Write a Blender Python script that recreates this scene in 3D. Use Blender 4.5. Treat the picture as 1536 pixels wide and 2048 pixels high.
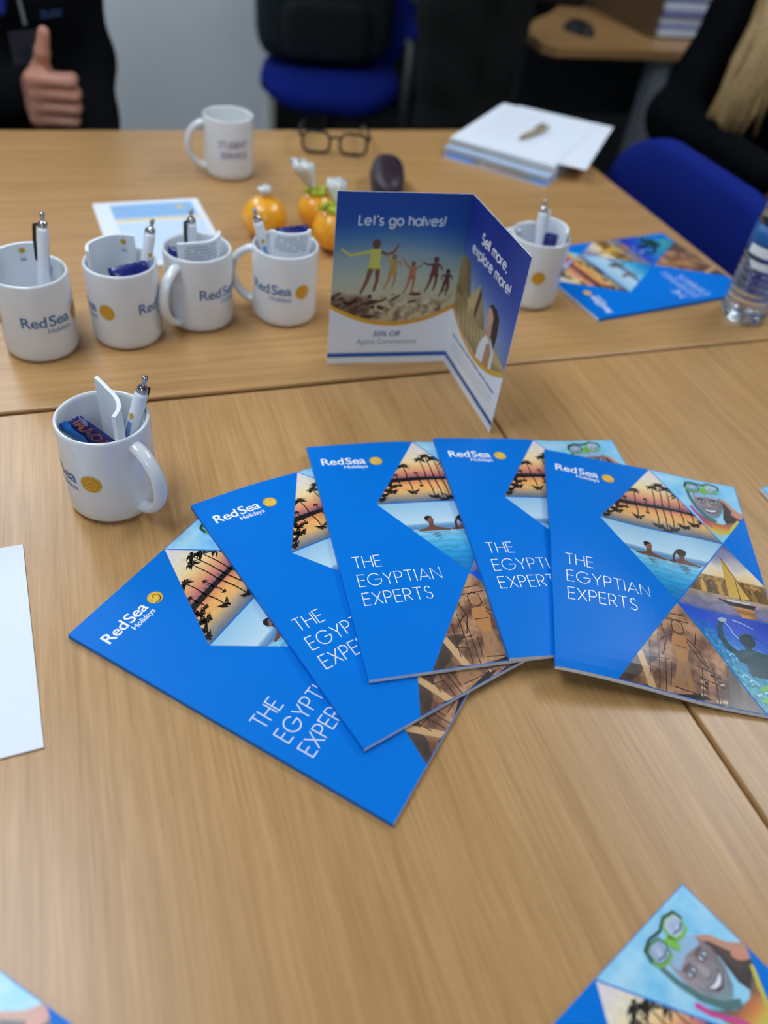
import bpy, bmesh, math, random
import numpy as np
from mathutils import Vector, Matrix, noise as mnoise

for o in list(bpy.data.objects):
    bpy.data.objects.remove(o)
random.seed(7)
PI = math.pi
R = math.radians
SC = bpy.context.scene
COL = SC.collection
T = 0.73                                   # table-top height; below, most z are heights above it

# ------------------------------------------------------------------ camera
F_PX, PITCH, ROLL, YAW, CAM_H = 1598.63, R(42.7947), R(8.0784), R(23.6348), 0.5355
cam_d = bpy.data.cameras.new('camera')
cam = bpy.data.objects.new('camera', cam_d)
COL.objects.link(cam)
fw = Vector((math.sin(YAW) * math.cos(PITCH), math.cos(YAW) * math.cos(PITCH), -math.sin(PITCH)))
rt0 = Vector((math.cos(YAW), -math.sin(YAW), 0))
up0 = rt0.cross(fw)
rt = rt0 * math.cos(ROLL) + up0 * math.sin(ROLL)
up = -rt0 * math.sin(ROLL) + up0 * math.cos(ROLL)
m = Matrix.Identity(4)
for i in range(3):
    m[i][0], m[i][1], m[i][2] = rt[i], up[i], -fw[i]
m.translation = (0, 0, T + CAM_H)
cam.matrix_world = m
cam_d.sensor_fit = 'VERTICAL'
cam_d.sensor_height = 32.0
cam_d.lens = F_PX / 2048 * 32.0
cam_d.clip_start = 0.02
cam_d.dof.use_dof = True
cam_d.dof.focus_distance = 0.70
cam_d.dof.aperture_fstop = 2.5
SC.camera = cam

# ------------------------------------------------------------------ world, exposure
w = bpy.data.worlds.new('world')
SC.world = w
w.use_nodes = True
w.node_tree.nodes['Background'].inputs[0].default_value = (0.75, 0.85, 1.0, 1)
w.node_tree.nodes['Background'].inputs[1].default_value = 0.3
SC.view_settings.view_transform = 'Standard'
SC.view_settings.look = 'None'
SC.view_settings.gamma = 1.0
SC.view_settings.exposure = 0.0
LIGHT_STRENGTH = 12.4                      # ceiling panels (emissive diffusers, built with the ceiling)


# ------------------------------------------------------------------ helpers
def lin(c):
    return tuple((x / 12.92 if x <= 0.04045 else ((x + 0.055) / 1.055) ** 2.4) for x in (v / 255.0 for v in c[:3]))


MATS = {}


def mat(name, col, rough=0.5, spec=0.5, metal=0.0, vary=0.06, scale=40.0, bump=0.0, bscale=200.0, emit=None, trans=0.0, ior=1.45, sheen=0.0, coat=0.0, alpha=1.0):
    if name in MATS:
        return MATS[name]
    mt = bpy.data.materials.new(name)
    mt.use_nodes = True
    nt = mt.node_tree
    b = nt.nodes['Principled BSDF']
    c = lin(col)
    tc = nt.nodes.new('ShaderNodeTexCoord')
    nz = nt.nodes.new('ShaderNodeTexNoise')
    nz.inputs['Scale'].default_value = scale
    nz.inputs['Detail'].default_value = 4
    nt.links.new(tc.outputs['Object'], nz.inputs['Vector'])
    rp = nt.nodes.new('ShaderNodeValToRGB')
    rp.color_ramp.elements[0].position = 0.3
    rp.color_ramp.elements[1].position = 0.7
    rp.color_ramp.elements[0].color = (*[x * (1 - vary) for x in c], 1)
    rp.color_ramp.elements[1].color = (*[min(1, x * (1 + vary)) for x in c], 1)
    nt.links.new(nz.outputs['Fac'], rp.inputs['Fac'])
    nt.links.new(rp.outputs['Color'], b.inputs['Base Color'])
    b.inputs['Roughness'].default_value = rough
    b.inputs['Specular IOR Level'].default_value = spec
    b.inputs['Metallic'].default_value = metal
    b.inputs['IOR'].default_value = ior
    b.inputs['Transmission Weight'].default_value = trans
    b.inputs['Sheen Weight'].default_value = sheen
    b.inputs['Coat Weight'].default_value = coat
    b.inputs['Alpha'].default_value = alpha
    if emit:
        b.inputs['Emission Color'].default_value = (*lin(col), 1)
        b.inputs['Emission Strength'].default_value = emit
    if bump:
        n2 = nt.nodes.new('ShaderNodeTexNoise')
        n2.inputs['Scale'].default_value = bscale
        n2.inputs['Detail'].default_value = 3
        nt.links.new(tc.outputs['Object'], n2.inputs['Vector'])
        bp = nt.nodes.new('ShaderNodeBump')
        bp.inputs['Strength'].default_value = bump
        bp.inputs['Distance'].default_value = 0.002
        nt.links.new(n2.outputs['Fac'], bp.inputs['Height'])
        nt.links.new(bp.outputs['Normal'], b.inputs['Normal'])
    MATS[name] = mt
    return mt


def print_mat(name, rough, coat=0.0):
    mt = bpy.data.materials.new(name)
    mt.use_nodes = True
    nt = mt.node_tree
    b = nt.nodes['Principled BSDF']
    at = nt.nodes.new('ShaderNodeAttribute')
    at.attribute_name = 'Col'
    tc = nt.nodes.new('ShaderNodeTexCoord')
    nz = nt.nodes.new('ShaderNodeTexNoise')
    nz.inputs['Scale'].default_value = 600
    nt.links.new(tc.outputs['Object'], nz.inputs['Vector'])
    mr = nt.nodes.new('ShaderNodeMapRange')
    mr.inputs[3].default_value = 0.94
    mr.inputs[4].default_value = 1.06
    nt.links.new(nz.outputs['Fac'], mr.inputs[0])
    mx = nt.nodes.new('ShaderNodeVectorMath')
    mx.operation = 'SCALE'
    nt.links.new(at.outputs['Color'], mx.inputs[0])
    nt.links.new(mr.outputs[0], mx.inputs['Scale'])
    nt.links.new(mx.outputs[0], b.inputs['Base Color'])
    b.inputs['Roughness'].default_value = rough
    b.inputs['Coat Weight'].default_value = coat
    b.inputs['Coat Roughness'].default_value = 0.15
    MATS[name] = mt
    return mt


def wood_mat(name, c1, c2, axis, rough=0.32):
    """beech laminate; axis = the direction the grain runs in"""
    mt = bpy.data.materials.new(name)
    mt.use_nodes = True
    nt = mt.node_tree
    b = nt.nodes['Principled BSDF']
    tc = nt.nodes.new('ShaderNodeTexCoord')

    def noise_at(sc_cross, sc_along, detail, dist):
        mp = nt.nodes.new('ShaderNodeMapping')
        s = [sc_cross, sc_cross, sc_cross]
        s[axis] = sc_along
        mp.inputs['Scale'].default_value = s
        nt.links.new(tc.outputs['Object'], mp.inputs['Vector'])
        n = nt.nodes.new('ShaderNodeTexNoise')
        n.inputs['Scale'].default_value = 1.0
        n.inputs['Detail'].default_value = detail
        n.inputs['Distortion'].default_value = dist
        nt.links.new(mp.outputs[0], n.inputs['Vector'])
        return n
    fine = noise_at(420, 14, 3, 0.2)
    mid = noise_at(85, 2.2, 4, 0.6)
    broad = noise_at(9, 0.9, 3, 0.5)
    fleck = noise_at(700, 90, 2, 0.0)
    a1 = nt.nodes.new('ShaderNodeMath'); a1.operation = 'MULTIPLY_ADD'
    nt.links.new(fine.outputs[0], a1.inputs[0]); a1.inputs[1].default_value = 0.42
    a2 = nt.nodes.new('ShaderNodeMath'); a2.operation = 'MULTIPLY_ADD'
    nt.links.new(mid.outputs[0], a2.inputs[0]); a2.inputs[1].default_value = 0.36
    a3 = nt.nodes.new('ShaderNodeMath'); a3.operation = 'MULTIPLY'
    nt.links.new(broad.outputs[0], a3.inputs[0]); a3.inputs[1].default_value = 0.22
    nt.links.new(a3.outputs[0], a2.inputs[2])
    nt.links.new(a2.outputs[0], a1.inputs[2])
    rp = nt.nodes.new('ShaderNodeValToRGB')
    rp.color_ramp.elements[0].position = 0.36
    rp.color_ramp.elements[1].position = 0.62
    rp.color_ramp.elements[0].color = (*lin(c2), 1)
    rp.color_ramp.elements[1].color = (*lin(c1), 1)
    nt.links.new(a1.outputs[0], rp.inputs['Fac'])
    fr = nt.nodes.new('ShaderNodeMapRange')
    fr.inputs[1].default_value = 0.62; fr.inputs[2].default_value = 0.75
    fr.inputs[3].default_value = 1.0; fr.inputs[4].default_value = 0.86
    nt.links.new(fleck.outputs[0], fr.inputs[0])
    mx = nt.nodes.new('ShaderNodeVectorMath'); mx.operation = 'SCALE'
    nt.links.new(rp.outputs[0], mx.inputs[0]); nt.links.new(fr.outputs[0], mx.inputs['Scale'])
    nt.links.new(mx.outputs[0], b.inputs['Base Color'])
    b.inputs['Roughness'].default_value = rough
    b.inputs['Specular IOR Level'].default_value = 0.5
    bp = nt.nodes.new('ShaderNodeBump')
    bp.inputs['Strength'].default_value = 0.08
    bp.inputs['Distance'].default_value = 0.0006
    nt.links.new(fine.outputs[0], bp.inputs['Height'])
    nt.links.new(bp.outputs[0], b.inputs['Normal'])
    MATS[name] = mt
    return mt


def link(o, parent=None):
    COL.objects.link(o)
    if parent is not None:
        o.parent = parent
    return o


def obj(name, me, material, parent=None, loc=None, rot=None, matrix=None, smooth=False):
    if isinstance(me, bmesh.types.BMesh):
        bm = me
        me = bpy.data.meshes.new(name)
        bm.normal_update()
        bm.to_mesh(me)
        bm.free()
    if material is not None and not me.materials:
        me.materials.append(material)
    if smooth:
        me.polygons.foreach_set('use_smooth', [True] * len(me.polygons))
    o = bpy.data.objects.new(name, me)
    link(o, parent)
    if matrix is not None:
        o.matrix_basis = matrix
    if loc is not None:
        o.location = loc
    if rot is not None:
        o.rotation_euler = rot
    return o


def tag(o, label, cat, group=None):
    o['label'] = label
    o['category'] = cat
    if group:
        o['group'] = group
    return o


def thing(name, label, cat, loc=(0, 0, 0), rotz=0.0, group=None, matrix=None):
    o = bpy.data.objects.new(name, None)
    o.empty_display_size = 0.05
    link(o)
    if matrix is not None:
        o.matrix_basis = matrix
    else:
        o.location = loc
        o.rotation_euler = (0, 0, rotz)
    return tag(o, label, cat, group)


def struct(o):
    o['kind'] = 'structure'
    return o


def bm_box(bm, x0, x1, y0, y1, z0, z1):
    vs = [bm.verts.new(p) for p in ((x0, y0, z0), (x1, y0, z0), (x1, y1, z0), (x0, y1, z0), (x0, y0, z1), (x1, y0, z1), (x1, y1, z1), (x0, y1, z1))]
    for f in ((3, 2, 1, 0), (4, 5, 6, 7), (0, 1, 5, 4), (1, 2, 6, 5), (2, 3, 7, 6), (3, 0, 4, 7)):
        bm.faces.new([vs[i] for i in f])
    return vs


def box(x0, x1, y0, y1, z0, z1, bev=0.0, seg=2):
    bm = bmesh.new()
    bm_box(bm, x0, x1, y0, y1, z0, z1)
    if bev:
        bmesh.ops.bevel(bm, geom=bm.edges[:], offset=bev, segments=seg, affect='EDGES', profile=0.5)
    return bm


def lathe(profile, seg=48, bm=None, closed=False):
    """profile: list of (r, z)"""
    bm = bm or bmesh.new()
    rings = []
    for r, z in profile:
        if r < 1e-6:
            rings.append([bm.verts.new((0, 0, z))])
        else:
            rings.append([bm.verts.new((r * math.cos(2 * PI * i / seg), r * math.sin(2 * PI * i / seg), z)) for i in range(seg)])
    pairs = list(zip(rings, rings[1:]))
    if closed:
        pairs.append((rings[-1], rings[0]))
    for a, b in pairs:
        for i in range(seg):
            j = (i + 1) % seg
            if len(a) == 1 and len(b) == 1:
                continue
            if len(a) == 1:
                bm.faces.new((a[0], b[j], b[i]))
            elif len(b) == 1:
                bm.faces.new((a[i], a[j], b[0]))
            else:
                bm.faces.new((a[i], a[j], b[j], b[i]))
    return bm


def tube(path, rad, seg=10, bm=None, flat=1.0, cap=True, closed=False):
    """sweep a circle (squashed by flat along its second axis) along a path"""
    bm = bm or bmesh.new()
    P = [Vector(p) for p in path]
    n = len(P)
    rr = rad if isinstance(rad, (list, tuple)) else [rad] * n
    prev = None
    rings = []
    for i in range(n):
        if closed:
            t = P[(i + 1) % n] - P[i - 1]
        else:
            t = P[min(i + 1, n - 1)] - P[max(i - 1, 0)]
        t.normalize()
        if prev is None:
            a = Vector((0, 0, 1)) if abs(t.z) < 0.9 else Vector((1, 0, 0))
            u = t.cross(a).normalized()
        else:
            u = (prev - t * prev.dot(t)).normalized()
        prev = u
        v = t.cross(u)
        rings.append([bm.verts.new(P[i] + (u * math.cos(2 * PI * k / seg) + v * math.sin(2 * PI * k / seg) * flat) * rr[i]) for k in range(seg)])
    prs = list(zip(rings, rings[1:]))
    if closed:
        prs.append((rings[-1], rings[0]))
    for a, b in prs:
        for k in range(seg):
            j = (k + 1) % seg
            bm.faces.new((a[k], a[j], b[j], b[k]))
    if cap and not closed:
        bm.faces.new(rings[0][::-1])
        bm.faces.new(rings[-1])
    return bm


def prism(pts, z0, z1, bm=None):
    bm = bm or bmesh.new()
    lo = [bm.verts.new((x, y, z0)) for x, y in pts]
    hi = [bm.verts.new((x, y, z1)) for x, y in pts]
    bm.faces.new(lo[::-1])
    bm.faces.new(hi)
    n = len(pts)
    for i in range(n):
        j = (i + 1) % n
        bm.faces.new((lo[i], lo[j], hi[j], hi[i]))
    bmesh.ops.recalc_face_normals(bm, faces=bm.faces[:])
    return bm


def round_rect(w_, h_, r, n=6):
    pts = []
    for cx, cy, a0 in ((w_ / 2 - r, h_ / 2 - r, 0), (-w_ / 2 + r, h_ / 2 - r, 90), (-w_ / 2 + r, -h_ / 2 + r, 180), (w_ / 2 - r, -h_ / 2 + r, 270)):
        for i in range(n + 1):
            a = R(a0 + 90 * i / n)
            pts.append((cx + r * math.cos(a), cy + r * math.sin(a)))
    return pts


# ------------------------------------------------------------------ flat print: coloured polygons on paper
LZ = 0.00009                               # thickness of one ink layer


class Print:
    """polygons in sheet coordinates (u right, v down, metres), built at local (u, -v, z)"""

    def __init__(self):
        self.bm = bmesh.new()
        self.fills = []

    def fill(self, f):
        self.fills.append(f)
        return len(self.fills) - 1

    def poly(self, pts, f, layer=1, mm=True):
        s = 0.001 if mm else 1.0
        k = self.fill(f)
        vs = [self.bm.verts.new((x * s, -y * s, layer * LZ)) for x, y in pts]
        fc = self.bm.faces.new(vs)
        fc.material_index = k
        if len(vs) > 4:
            bmesh.ops.triangulate(self.bm, faces=[fc], ngon_method='EAR_CLIP')

    def ell(self, cx, cy, rx, ry, f, layer=1, n=20, rot=0.0):
        c, s = math.cos(R(rot)), math.sin(R(rot))
        self.poly([(cx + rx * math.cos(2 * PI * i / n) * c - ry * math.sin(2 * PI * i / n) * s,
                    cy + rx * math.cos(2 * PI * i / n) * s + ry * math.sin(2 * PI * i / n) * c) for i in range(n)], f, layer)

    def line(self, pts, wd, f, layer=1, w2=None):
        k = self.fill(f)
        self.ribbon([(x * 0.001, -y * 0.001) for x, y in pts], wd * 0.001, k, layer, None if w2 is None else w2 * 0.001)

    def ribbon(self, P, wd, k, layer, w2=None, closed=False):
        n = len(P)
        L = []
        for i in range(n):
            if closed:
                a, b, c = P[i - 1], P[i], P[(i + 1) % n]
            else:
                a, b, c = P[max(i - 1, 0)], P[i], P[min(i + 1, n - 1)]
            d1 = (b[0] - a[0], b[1] - a[1]); d2 = (c[0] - b[0], c[1] - b[1])
            l1 = math.hypot(*d1) or 1e-9; l2 = math.hypot(*d2) or 1e-9
            n1 = (-d1[1] / l1, d1[0] / l1); n2 = (-d2[1] / l2, d2[0] / l2)
            if l1 <= 1e-8: n1 = n2
            if l2 <= 1e-8: n2 = n1
            mx, my = n1[0] + n2[0], n1[1] + n2[1]
            q = mx * mx + my * my
            mx, my = (mx * 2 / q, my * 2 / q) if q > 0.5 else n1
            h = (wd if w2 is None else wd + (w2 - wd) * i / max(1, n - 1)) / 2
            L.append((self.bm.verts.new((b[0] + mx * h, b[1] + my * h, layer * LZ)), self.bm.verts.new((b[0] - mx * h, b[1] - my * h, layer * LZ))))
        prs = list(zip(L, L[1:]))
        if closed:
            prs.append((L[-1], L[0]))
        for (a, b), (c, d) in prs:
            self.bm.faces.new((b, d, c, a)).material_index = k

    def text2d(self, polys_mesh, x, y, w_, h_, f, layer):
        """glyph mesh (verts, faces, bbox) fitted to a box whose left/baseline corner is x, y (mm)"""
        vs, fs, (x0, x1, y0, y1, cap) = polys_mesh
        sx = w_ / (x1 - x0)
        sy = h_ / cap
        k = self.fill(f)
        nv = [self.bm.verts.new(((x + (p[0] - x0) * sx) * 0.001, -(y - p[1] * sy) * 0.001, layer * LZ)) for p in vs]
        for q in fs:
            try:
                self.bm.faces.new([nv[i] for i in q]).material_index = k
            except ValueError:
                pass

    def strokes(self, text, x, y, w_, h_, wd, f, layer):
        """geometric stroke lettering; left/baseline corner x, y (mm), total width w_, cap height h_, line width wd"""
        k = self.fill(f)
        cur = 0.0
        segs = []
        for ch in text:
            adv, lines = GLYPH[ch]
            for ln in lines:
                segs.append([(cur + a, b) for a, b in ln])
            cur += adv + 0.2
        tot = cur - 0.2
        sx = w_ / tot
        for ln in segs:
            self.ribbon([((x + a * sx) * 0.001, -(y - b * h_) * 0.001) for a, b in ln], wd * 0.001, k, layer)

    def clip(self, tri):
        """keep what lies inside a convex polygon (u, v in mm)"""
        n = len(tri)
        cx = sum(p[0] for p in tri) / n; cy = sum(p[1] for p in tri) / n
        for i in range(n):
            a, b = tri[i], tri[(i + 1) % n]
            nx, ny = (b[1] - a[1]), -(b[0] - a[0])
            if nx * (cx - a[0]) + ny * (cy - a[1]) > 0:
                nx, ny = -nx, -ny
            bmesh.ops.bisect_plane(self.bm, geom=self.bm.verts[:] + self.bm.edges[:] + self.bm.faces[:], dist=1e-7,
                                   plane_co=(a[0] * .001, -a[1] * .001, 0), plane_no=Vector((nx, -ny, 0)).normalized(), clear_outer=True)

    def grid(self, step):
        slice_grid(self.bm, step, step)

    def mesh(self, name, material):
        self.bm.normal_update()
        flip = [f for f in self.bm.faces if f.normal.z < 0]
        bmesh.ops.reverse_faces(self.bm, faces=flip)
        cl = self.bm.loops.layers.float_color.new('Col')
        for f in self.bm.faces:
            fi = self.fills[f.material_index]
            for lp in f.loops:
                if callable(fi):
                    c = fi(lp.vert.co.x * 1000, -lp.vert.co.y * 1000)
                else:
                    c = fi
                lp[cl] = (*lin(c), 1)
            f.material_index = 0
        me = bpy.data.meshes.new(name)
        self.bm.to_mesh(me)
        self.bm.free()
        me.materials.append(material)
        return me


def slice_grid(bm, sx, sy):
    xs = [v.co.x for v in bm.verts]
    ys = [v.co.y for v in bm.verts]
    for ax, s, lo, hi in ((0, sx, min(xs), max(xs)), (1, sy, min(ys), max(ys))):
        if not s:
            continue
        k = math.ceil(lo / s + 1e-6)
        while k * s < hi - 1e-7:
            co = [0, 0, 0]; co[ax] = k * s
            no = [0, 0, 0]; no[ax] = 1
            bmesh.ops.bisect_plane(bm, geom=bm.verts[:] + bm.edges[:] + bm.faces[:], dist=1e-7, plane_co=co, plane_no=no)
            k += 1


def arc(cx, cy, r, a0, a1, n=14, ry=None):
    ry = r if ry is None else ry
    return [(cx + r * math.cos(R(a0 + (a1 - a0) * i / n)), cy + ry * math.sin(R(a0 + (a1 - a0) * i / n))) for i in range(n + 1)]


X = 0.70                                   # x-height
S_UP = lambda w_, h_: arc(w_ / 2, h_ * .745, w_ * .40, 25, 270, 12, h_ * .255) + arc(w_ / 2, h_ * .245, w_ * .46, 90, -155, 12, h_ * .245)[1:]
GLYPH = {
    ' ': (0.28, []), 'I': (0.02, [[(0, 0), (0, 1)]]),
    'T': (0.60, [[(0, 1), (.6, 1)], [(.3, 1), (.3, 0)]]),
    'H': (0.68, [[(0, 0), (0, 1)], [(.68, 0), (.68, 1)], [(0, .52), (.68, .52)]]),
    'E': (0.50, [[(.5, 1), (0, 1), (0, 0), (.5, 0)], [(0, .52), (.47, .52)]]),
    'G': (1.0, [arc(.5, .5, .5, 40, 360, 26) + [(.52, .5)]]),
    'Y': (0.64, [[(0, 1), (.32, .46), (.64, 1)], [(.32, .46), (.32, 0)]]),
    'P': (0.52, [[(0, 0), (0, 1), (.25, 1)] + arc(.25, .73, .27, 90, -90, 12)[1:] + [(0, .46)]]),
    'R': (0.54, [[(0, 0), (0, 1), (.25, 1)] + arc(.25, .73, .27, 90, -90, 12)[1:] + [(0, .46)], [(.22, .46), (.54, 0)]]),
    'A': (0.78, [[(0, 0), (.39, 1), (.78, 0)], [(.12, .3), (.66, .3)]]),
    'N': (0.68, [[(0, 0), (0, 1), (.68, 0), (.68, 1)]]),
    'X': (0.64, [[(0, 0), (.64, 1)], [(0, 1), (.64, 0)]]),
    'S': (0.52, [S_UP(.52, 1.0)]),
    'L': (0.44, [[(0, 1), (0, 0), (.44, 0)]]),
    'e': (0.68, [[(.02, .37), (.67, .37)] + arc(.34, .35, .34, 0, 318, 22)[1:]]),
    't': (0.30, [[(.15, 1), (.15, 0)], [(0, .7), (.30, .7)]]),
    "'": (0.06, [[(.05, 1.02), (.0, .8)]]),
    's': (0.42, [S_UP(.42, X)]),
    'g': (0.70, [arc(.34, .35, .34, 0, 360, 24), [(.68, .7), (.68, -.02)] + arc(.36, -.02, .32, 0, -160, 12)[1:]]),
    'o': (0.68, [arc(.34, .35, .34, 0, 360, 24)]),
    'h': (0.52, [[(0, 1), (0, 0)], [(0, .44)] + arc(.26, .44, .26, 180, 0, 12) + [(.52, 0)]]),
    'a': (0.68, [arc(.34, .35, .34, 0, 360, 24), [(.68, .7), (.68, 0)]]),
    'l': (0.02, [[(0, 1), (0, 0)]]),
    'v': (0.54, [[(0, .7), (.27, 0), (.54, .7)]]),
    '!': (0.10, [[(.06, 1), (.02, .24)], [(.0, .0), (.01, .09)]]),
    'm': (0.88, [[(0, .7), (0, 0)], [(0, .48)] + arc(.22, .48, .22, 180, 0, 10) + [(.44, 0)], [(.44, .48)] + arc(.66, .48, .22, 180, 0, 10) + [(.88, 0)]]),
    'r': (0.28, [[(0, .7), (0, 0)], [(0, .42)] + arc(.26, .42, .26, 180, 85, 8)]),
    'x': (0.52, [[(0, 0), (.52, .7)], [(0, .7), (.52, 0)]]),
    'p': (0.68, [[(0, .7), (0, -.3)], arc(.34, .35, .34, 0, 360, 24)]),
    ',': (0.08, [[(.08, .08), (.0, -.15)]]),
}

_TXT = {}


def glyphs(text, bold=0.0):
    """built-in font outline as (verts, faces, bbox) - kept flat"""
    key = (text, bold)
    if key in _TXT:
        return _TXT[key]
    cu = bpy.data.curves.new('t', 'FONT')
    cu.body = text
    cu.offset = bold
    cu.resolution_u = 3
    cu.space_character = 0.94 if bold else 1.0
    o = bpy.data.objects.new('t', cu)
    COL.objects.link(o)
    bpy.context.view_layer.update()
    me = bpy.data.meshes.new_from_object(o.evaluated_get(bpy.context.evaluated_depsgraph_get()))
    vs = [(v.co.x, v.co.y) for v in me.vertices]
    fs = [tuple(p.vertices) for p in me.polygons]
    bpy.data.objects.remove(o)
    bpy.data.curves.remove(cu)
    bpy.data.meshes.remove(me)
    xs = [p[0] for p in vs]; ys = [p[1] for p in vs]
    _TXT[key] = (vs, fs, (min(xs), max(xs), min(ys), max(ys), 0.70))
    return _TXT[key]


def ramp(stops, t):
    if t <= stops[0][0]:
        return stops[0][1]
    for (a, ca), (b, cb) in zip(stops, stops[1:]):
        if t <= b:
            k = (t - a) / (b - a)
            return tuple(ca[i] + (cb[i] - ca[i]) * k for i in range(3))
    return stops[-1][1]


def nz(u, v, s, seed=0.0):
    return mnoise.noise(Vector((u * s, v * s, seed)))


def shade(c, k):
    return tuple(max(0, min(255, x * k)) for x in c)


def mixc(a, b, k):
    return tuple(a[i] + (b[i] - a[i]) * k for i in range(3))


# ------------------------------------------------------------------ materials
BEECH1, BEECH2 = (197, 153, 99), (168, 125, 74)
M_WOOD_Y = wood_mat('beech_laminate_y', BEECH1, BEECH2, 1)
M_WOOD_X = wood_mat('beech_laminate_x', BEECH1, BEECH2, 0)
M_EDGE = mat('edge_band', (150, 112, 70), 0.5, vary=0.1, scale=60)
M_STEEL = mat('grey_steel', (150, 158, 164), 0.4, metal=0.6, vary=0.03)
M_BLACK = mat('black_plastic', (14, 14, 16), 0.45, vary=0.1)
M_CERAMIC = mat('white_ceramic', (222, 226, 230), 0.12, spec=0.6, vary=0.01, coat=0.3)
M_PAPER = mat('white_paper', (232, 238, 245), 0.7, vary=0.015, scale=300)
M_PRINT = print_mat('gloss_print', 0.28)
M_MATT = print_mat('satin_print', 0.45)
M_COVER = mat('cover_blue', (0, 117, 214), 0.35, spec=0.15, vary=0.015, scale=20)
M_PAGES = mat('page_edges', (226, 230, 236), 0.75, vary=0.10, scale=900)
M_CHROME = mat('chrome', (190, 192, 195), 0.12, metal=1.0, vary=0.02)
M_PENW = mat('pen_white', (225, 230, 240), 0.2, vary=0.01)
M_FABRIC = mat('blue_fabric', (14, 34, 120), 0.92, spec=0.15, vary=0.15, scale=600, bump=0.4, bscale=900)
M_DARKCLOTH = mat('black_fleece', (11, 13, 18), 0.95, spec=0.15, vary=0.2, scale=120, bump=0.3, bscale=400)
M_TROUSER = mat('charcoal_trousers', (24, 26, 25), 0.9, spec=0.2, vary=0.15, scale=60, bump=0.3, bscale=300)
M_SKIN = mat('skin', (196, 140, 118), 0.5, vary=0.08, scale=60)
M_CARPET = mat('carpet', (44, 47, 50), 0.98, vary=0.25, scale=350, bump=0.6, bscale=500)
M_WALL = mat('wall_paint', (238, 243, 244), 0.8, vary=0.02, scale=3)
M_CEIL = mat('ceiling_tile', (225, 226, 224), 0.9, vary=0.04, scale=200)

# ------------------------------------------------------------------ the room
ROOM = (-3.2, 5.2, -3.0, 7.6)              # x0 x1 y0 y1
ZC = T + 1.80                              # ceiling height
x0, x1, y0, y1 = ROOM
struct(obj('floor', box(x0, x1, y0, y1, -0.1, 0.0), M_CARPET))
struct(obj('ceiling', box(x0, x1, y0, y1, ZC, ZC + 0.1), M_CEIL))
struct(obj('wall_left', box(x0 - 0.1, x0, y0, y1, 0, ZC), M_WALL))
struct(obj('wall_right', box(x1, x1 + 0.1, y0, y1, 0, ZC), M_WALL))
struct(obj('wall_front', box(x0, x1, y0 - 0.1, y0, 0, ZC), M_WALL))
struct(obj('wall_far', box(x0, x1, y1, y1 + 0.1, 0, ZC), M_WALL))
struct(obj('wall_back', box(x0, 0.735, 3.42, 3.54, 0, ZC), M_WALL))
struct(obj('trim_1', box(0.735, 0.765, 3.405, 3.555, 0, ZC, 0.004), mat('trim_paint', (190, 192, 182), 0.6)))
struct(obj('baseboard_back', box(x0, 0.735, 3.405, 3.42, 0, 0.09, 0.003), mat('trim_paint', (190, 192, 182), 0.6)))

M_LIGHT = mat('light_diffuser', (232, 243, 255), 0.5, emit=LIGHT_STRENGTH, vary=0.0)
M_FRAME = mat('white_metal', (230, 232, 234), 0.4)
for lx, ly, where in ((-0.55, 0.85, 'over the table with the brochure fan'), (-0.62, -1.90, 'behind the camera, added as fill light'), (1.80, 1.05, 'beyond the joined table'), (-0.62, 2.75, 'over the seated person with the raised thumb, added to brighten the wall')):  # second panel added as fill from behind, last one added to brighten wall_back
    if True:
        t_ = thing('ceiling_light', 'white recessed fluorescent ceiling panel ' + where, 'ceiling light', (lx, ly, ZC), 0, 'ceiling panels')
        obj('diffuser', box(-0.28, 0.28, -0.58, 0.58, -0.012, -0.004), M_LIGHT, t_)
        bm = bmesh.new()
        bm_box(bm, -0.31, 0.31, -0.61, -0.58, -0.015, 0); bm_box(bm, -0.31, 0.31, 0.58, 0.61, -0.015, 0)
        bm_box(bm, -0.31, -0.28, -0.58, 0.58, -0.015, 0); bm_box(bm, 0.28, 0.31, -0.58, 0.58, -0.015, 0)
        obj('frame', bm, M_FRAME, t_)


# ------------------------------------------------------------------ tables
def table(label, x0, x1, y0, y1, wood):
    t_ = thing('meeting_table', label, 'table', ((x0 + x1) / 2, (y0 + y1) / 2, 0), 0, None)
    hx, hy = (x1 - x0) / 2, (y1 - y0) / 2
    obj('table_top', box(-hx, hx, -hy, hy, T - 0.025, T, 0.0016, 2), wood, t_)
    bm = bmesh.new()
    e = 0.0012
    for a in ((-hx - e, hx + e, -hy - e, -hy), (-hx - e, hx + e, hy, hy + e), (-hx - e, -hx, -hy, hy), (hx, hx + e, -hy, hy)):
        bm_box(bm, *a, T - 0.024, T - 0.0022)
    obj('edge_band', bm, M_EDGE, t_)
    for sx in (-1, 1):
        for sy in (-1, 1):
            cx, cy = sx * (hx - 0.07), sy * (hy - 0.07)
            obj('leg', box(cx - 0.025, cx + 0.025, cy - 0.025, cy + 0.025, 0, T - 0.025, 0.004), M_STEEL, t_)
    for s in (-1, 1):
        obj('rail', box(-hx + 0.1, hx - 0.1, s * (hy - 0.07) - 0.012, s * (hy - 0.07) + 0.012, T - 0.075, T - 0.025), M_STEEL, t_)
    return t_


table('beech table with the fan of blue brochures on it', -0.395, 0.4045, -0.85, 0.7520, M_WOOD_Y)
table('beech table joined on the right of the one holding the brochure fan', 0.4085, 1.209, -0.85, 0.7545, M_WOOD_Y)
table('beech table across the far side, with the row of mugs on it', -0.65, 0.952, 0.7595, 1.603, M_WOOD_X)

# ------------------------------------------------------------------ brochure template (A4, u right, v down from the top left corner)
W_, H_, TH = 0.210, 0.297, 0.0045
G = 0.010
A, Bp, Cc, D = 51.5, 115.0, 178.5, 242.0
r1, r2 = 99.0, 198.0


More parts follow.
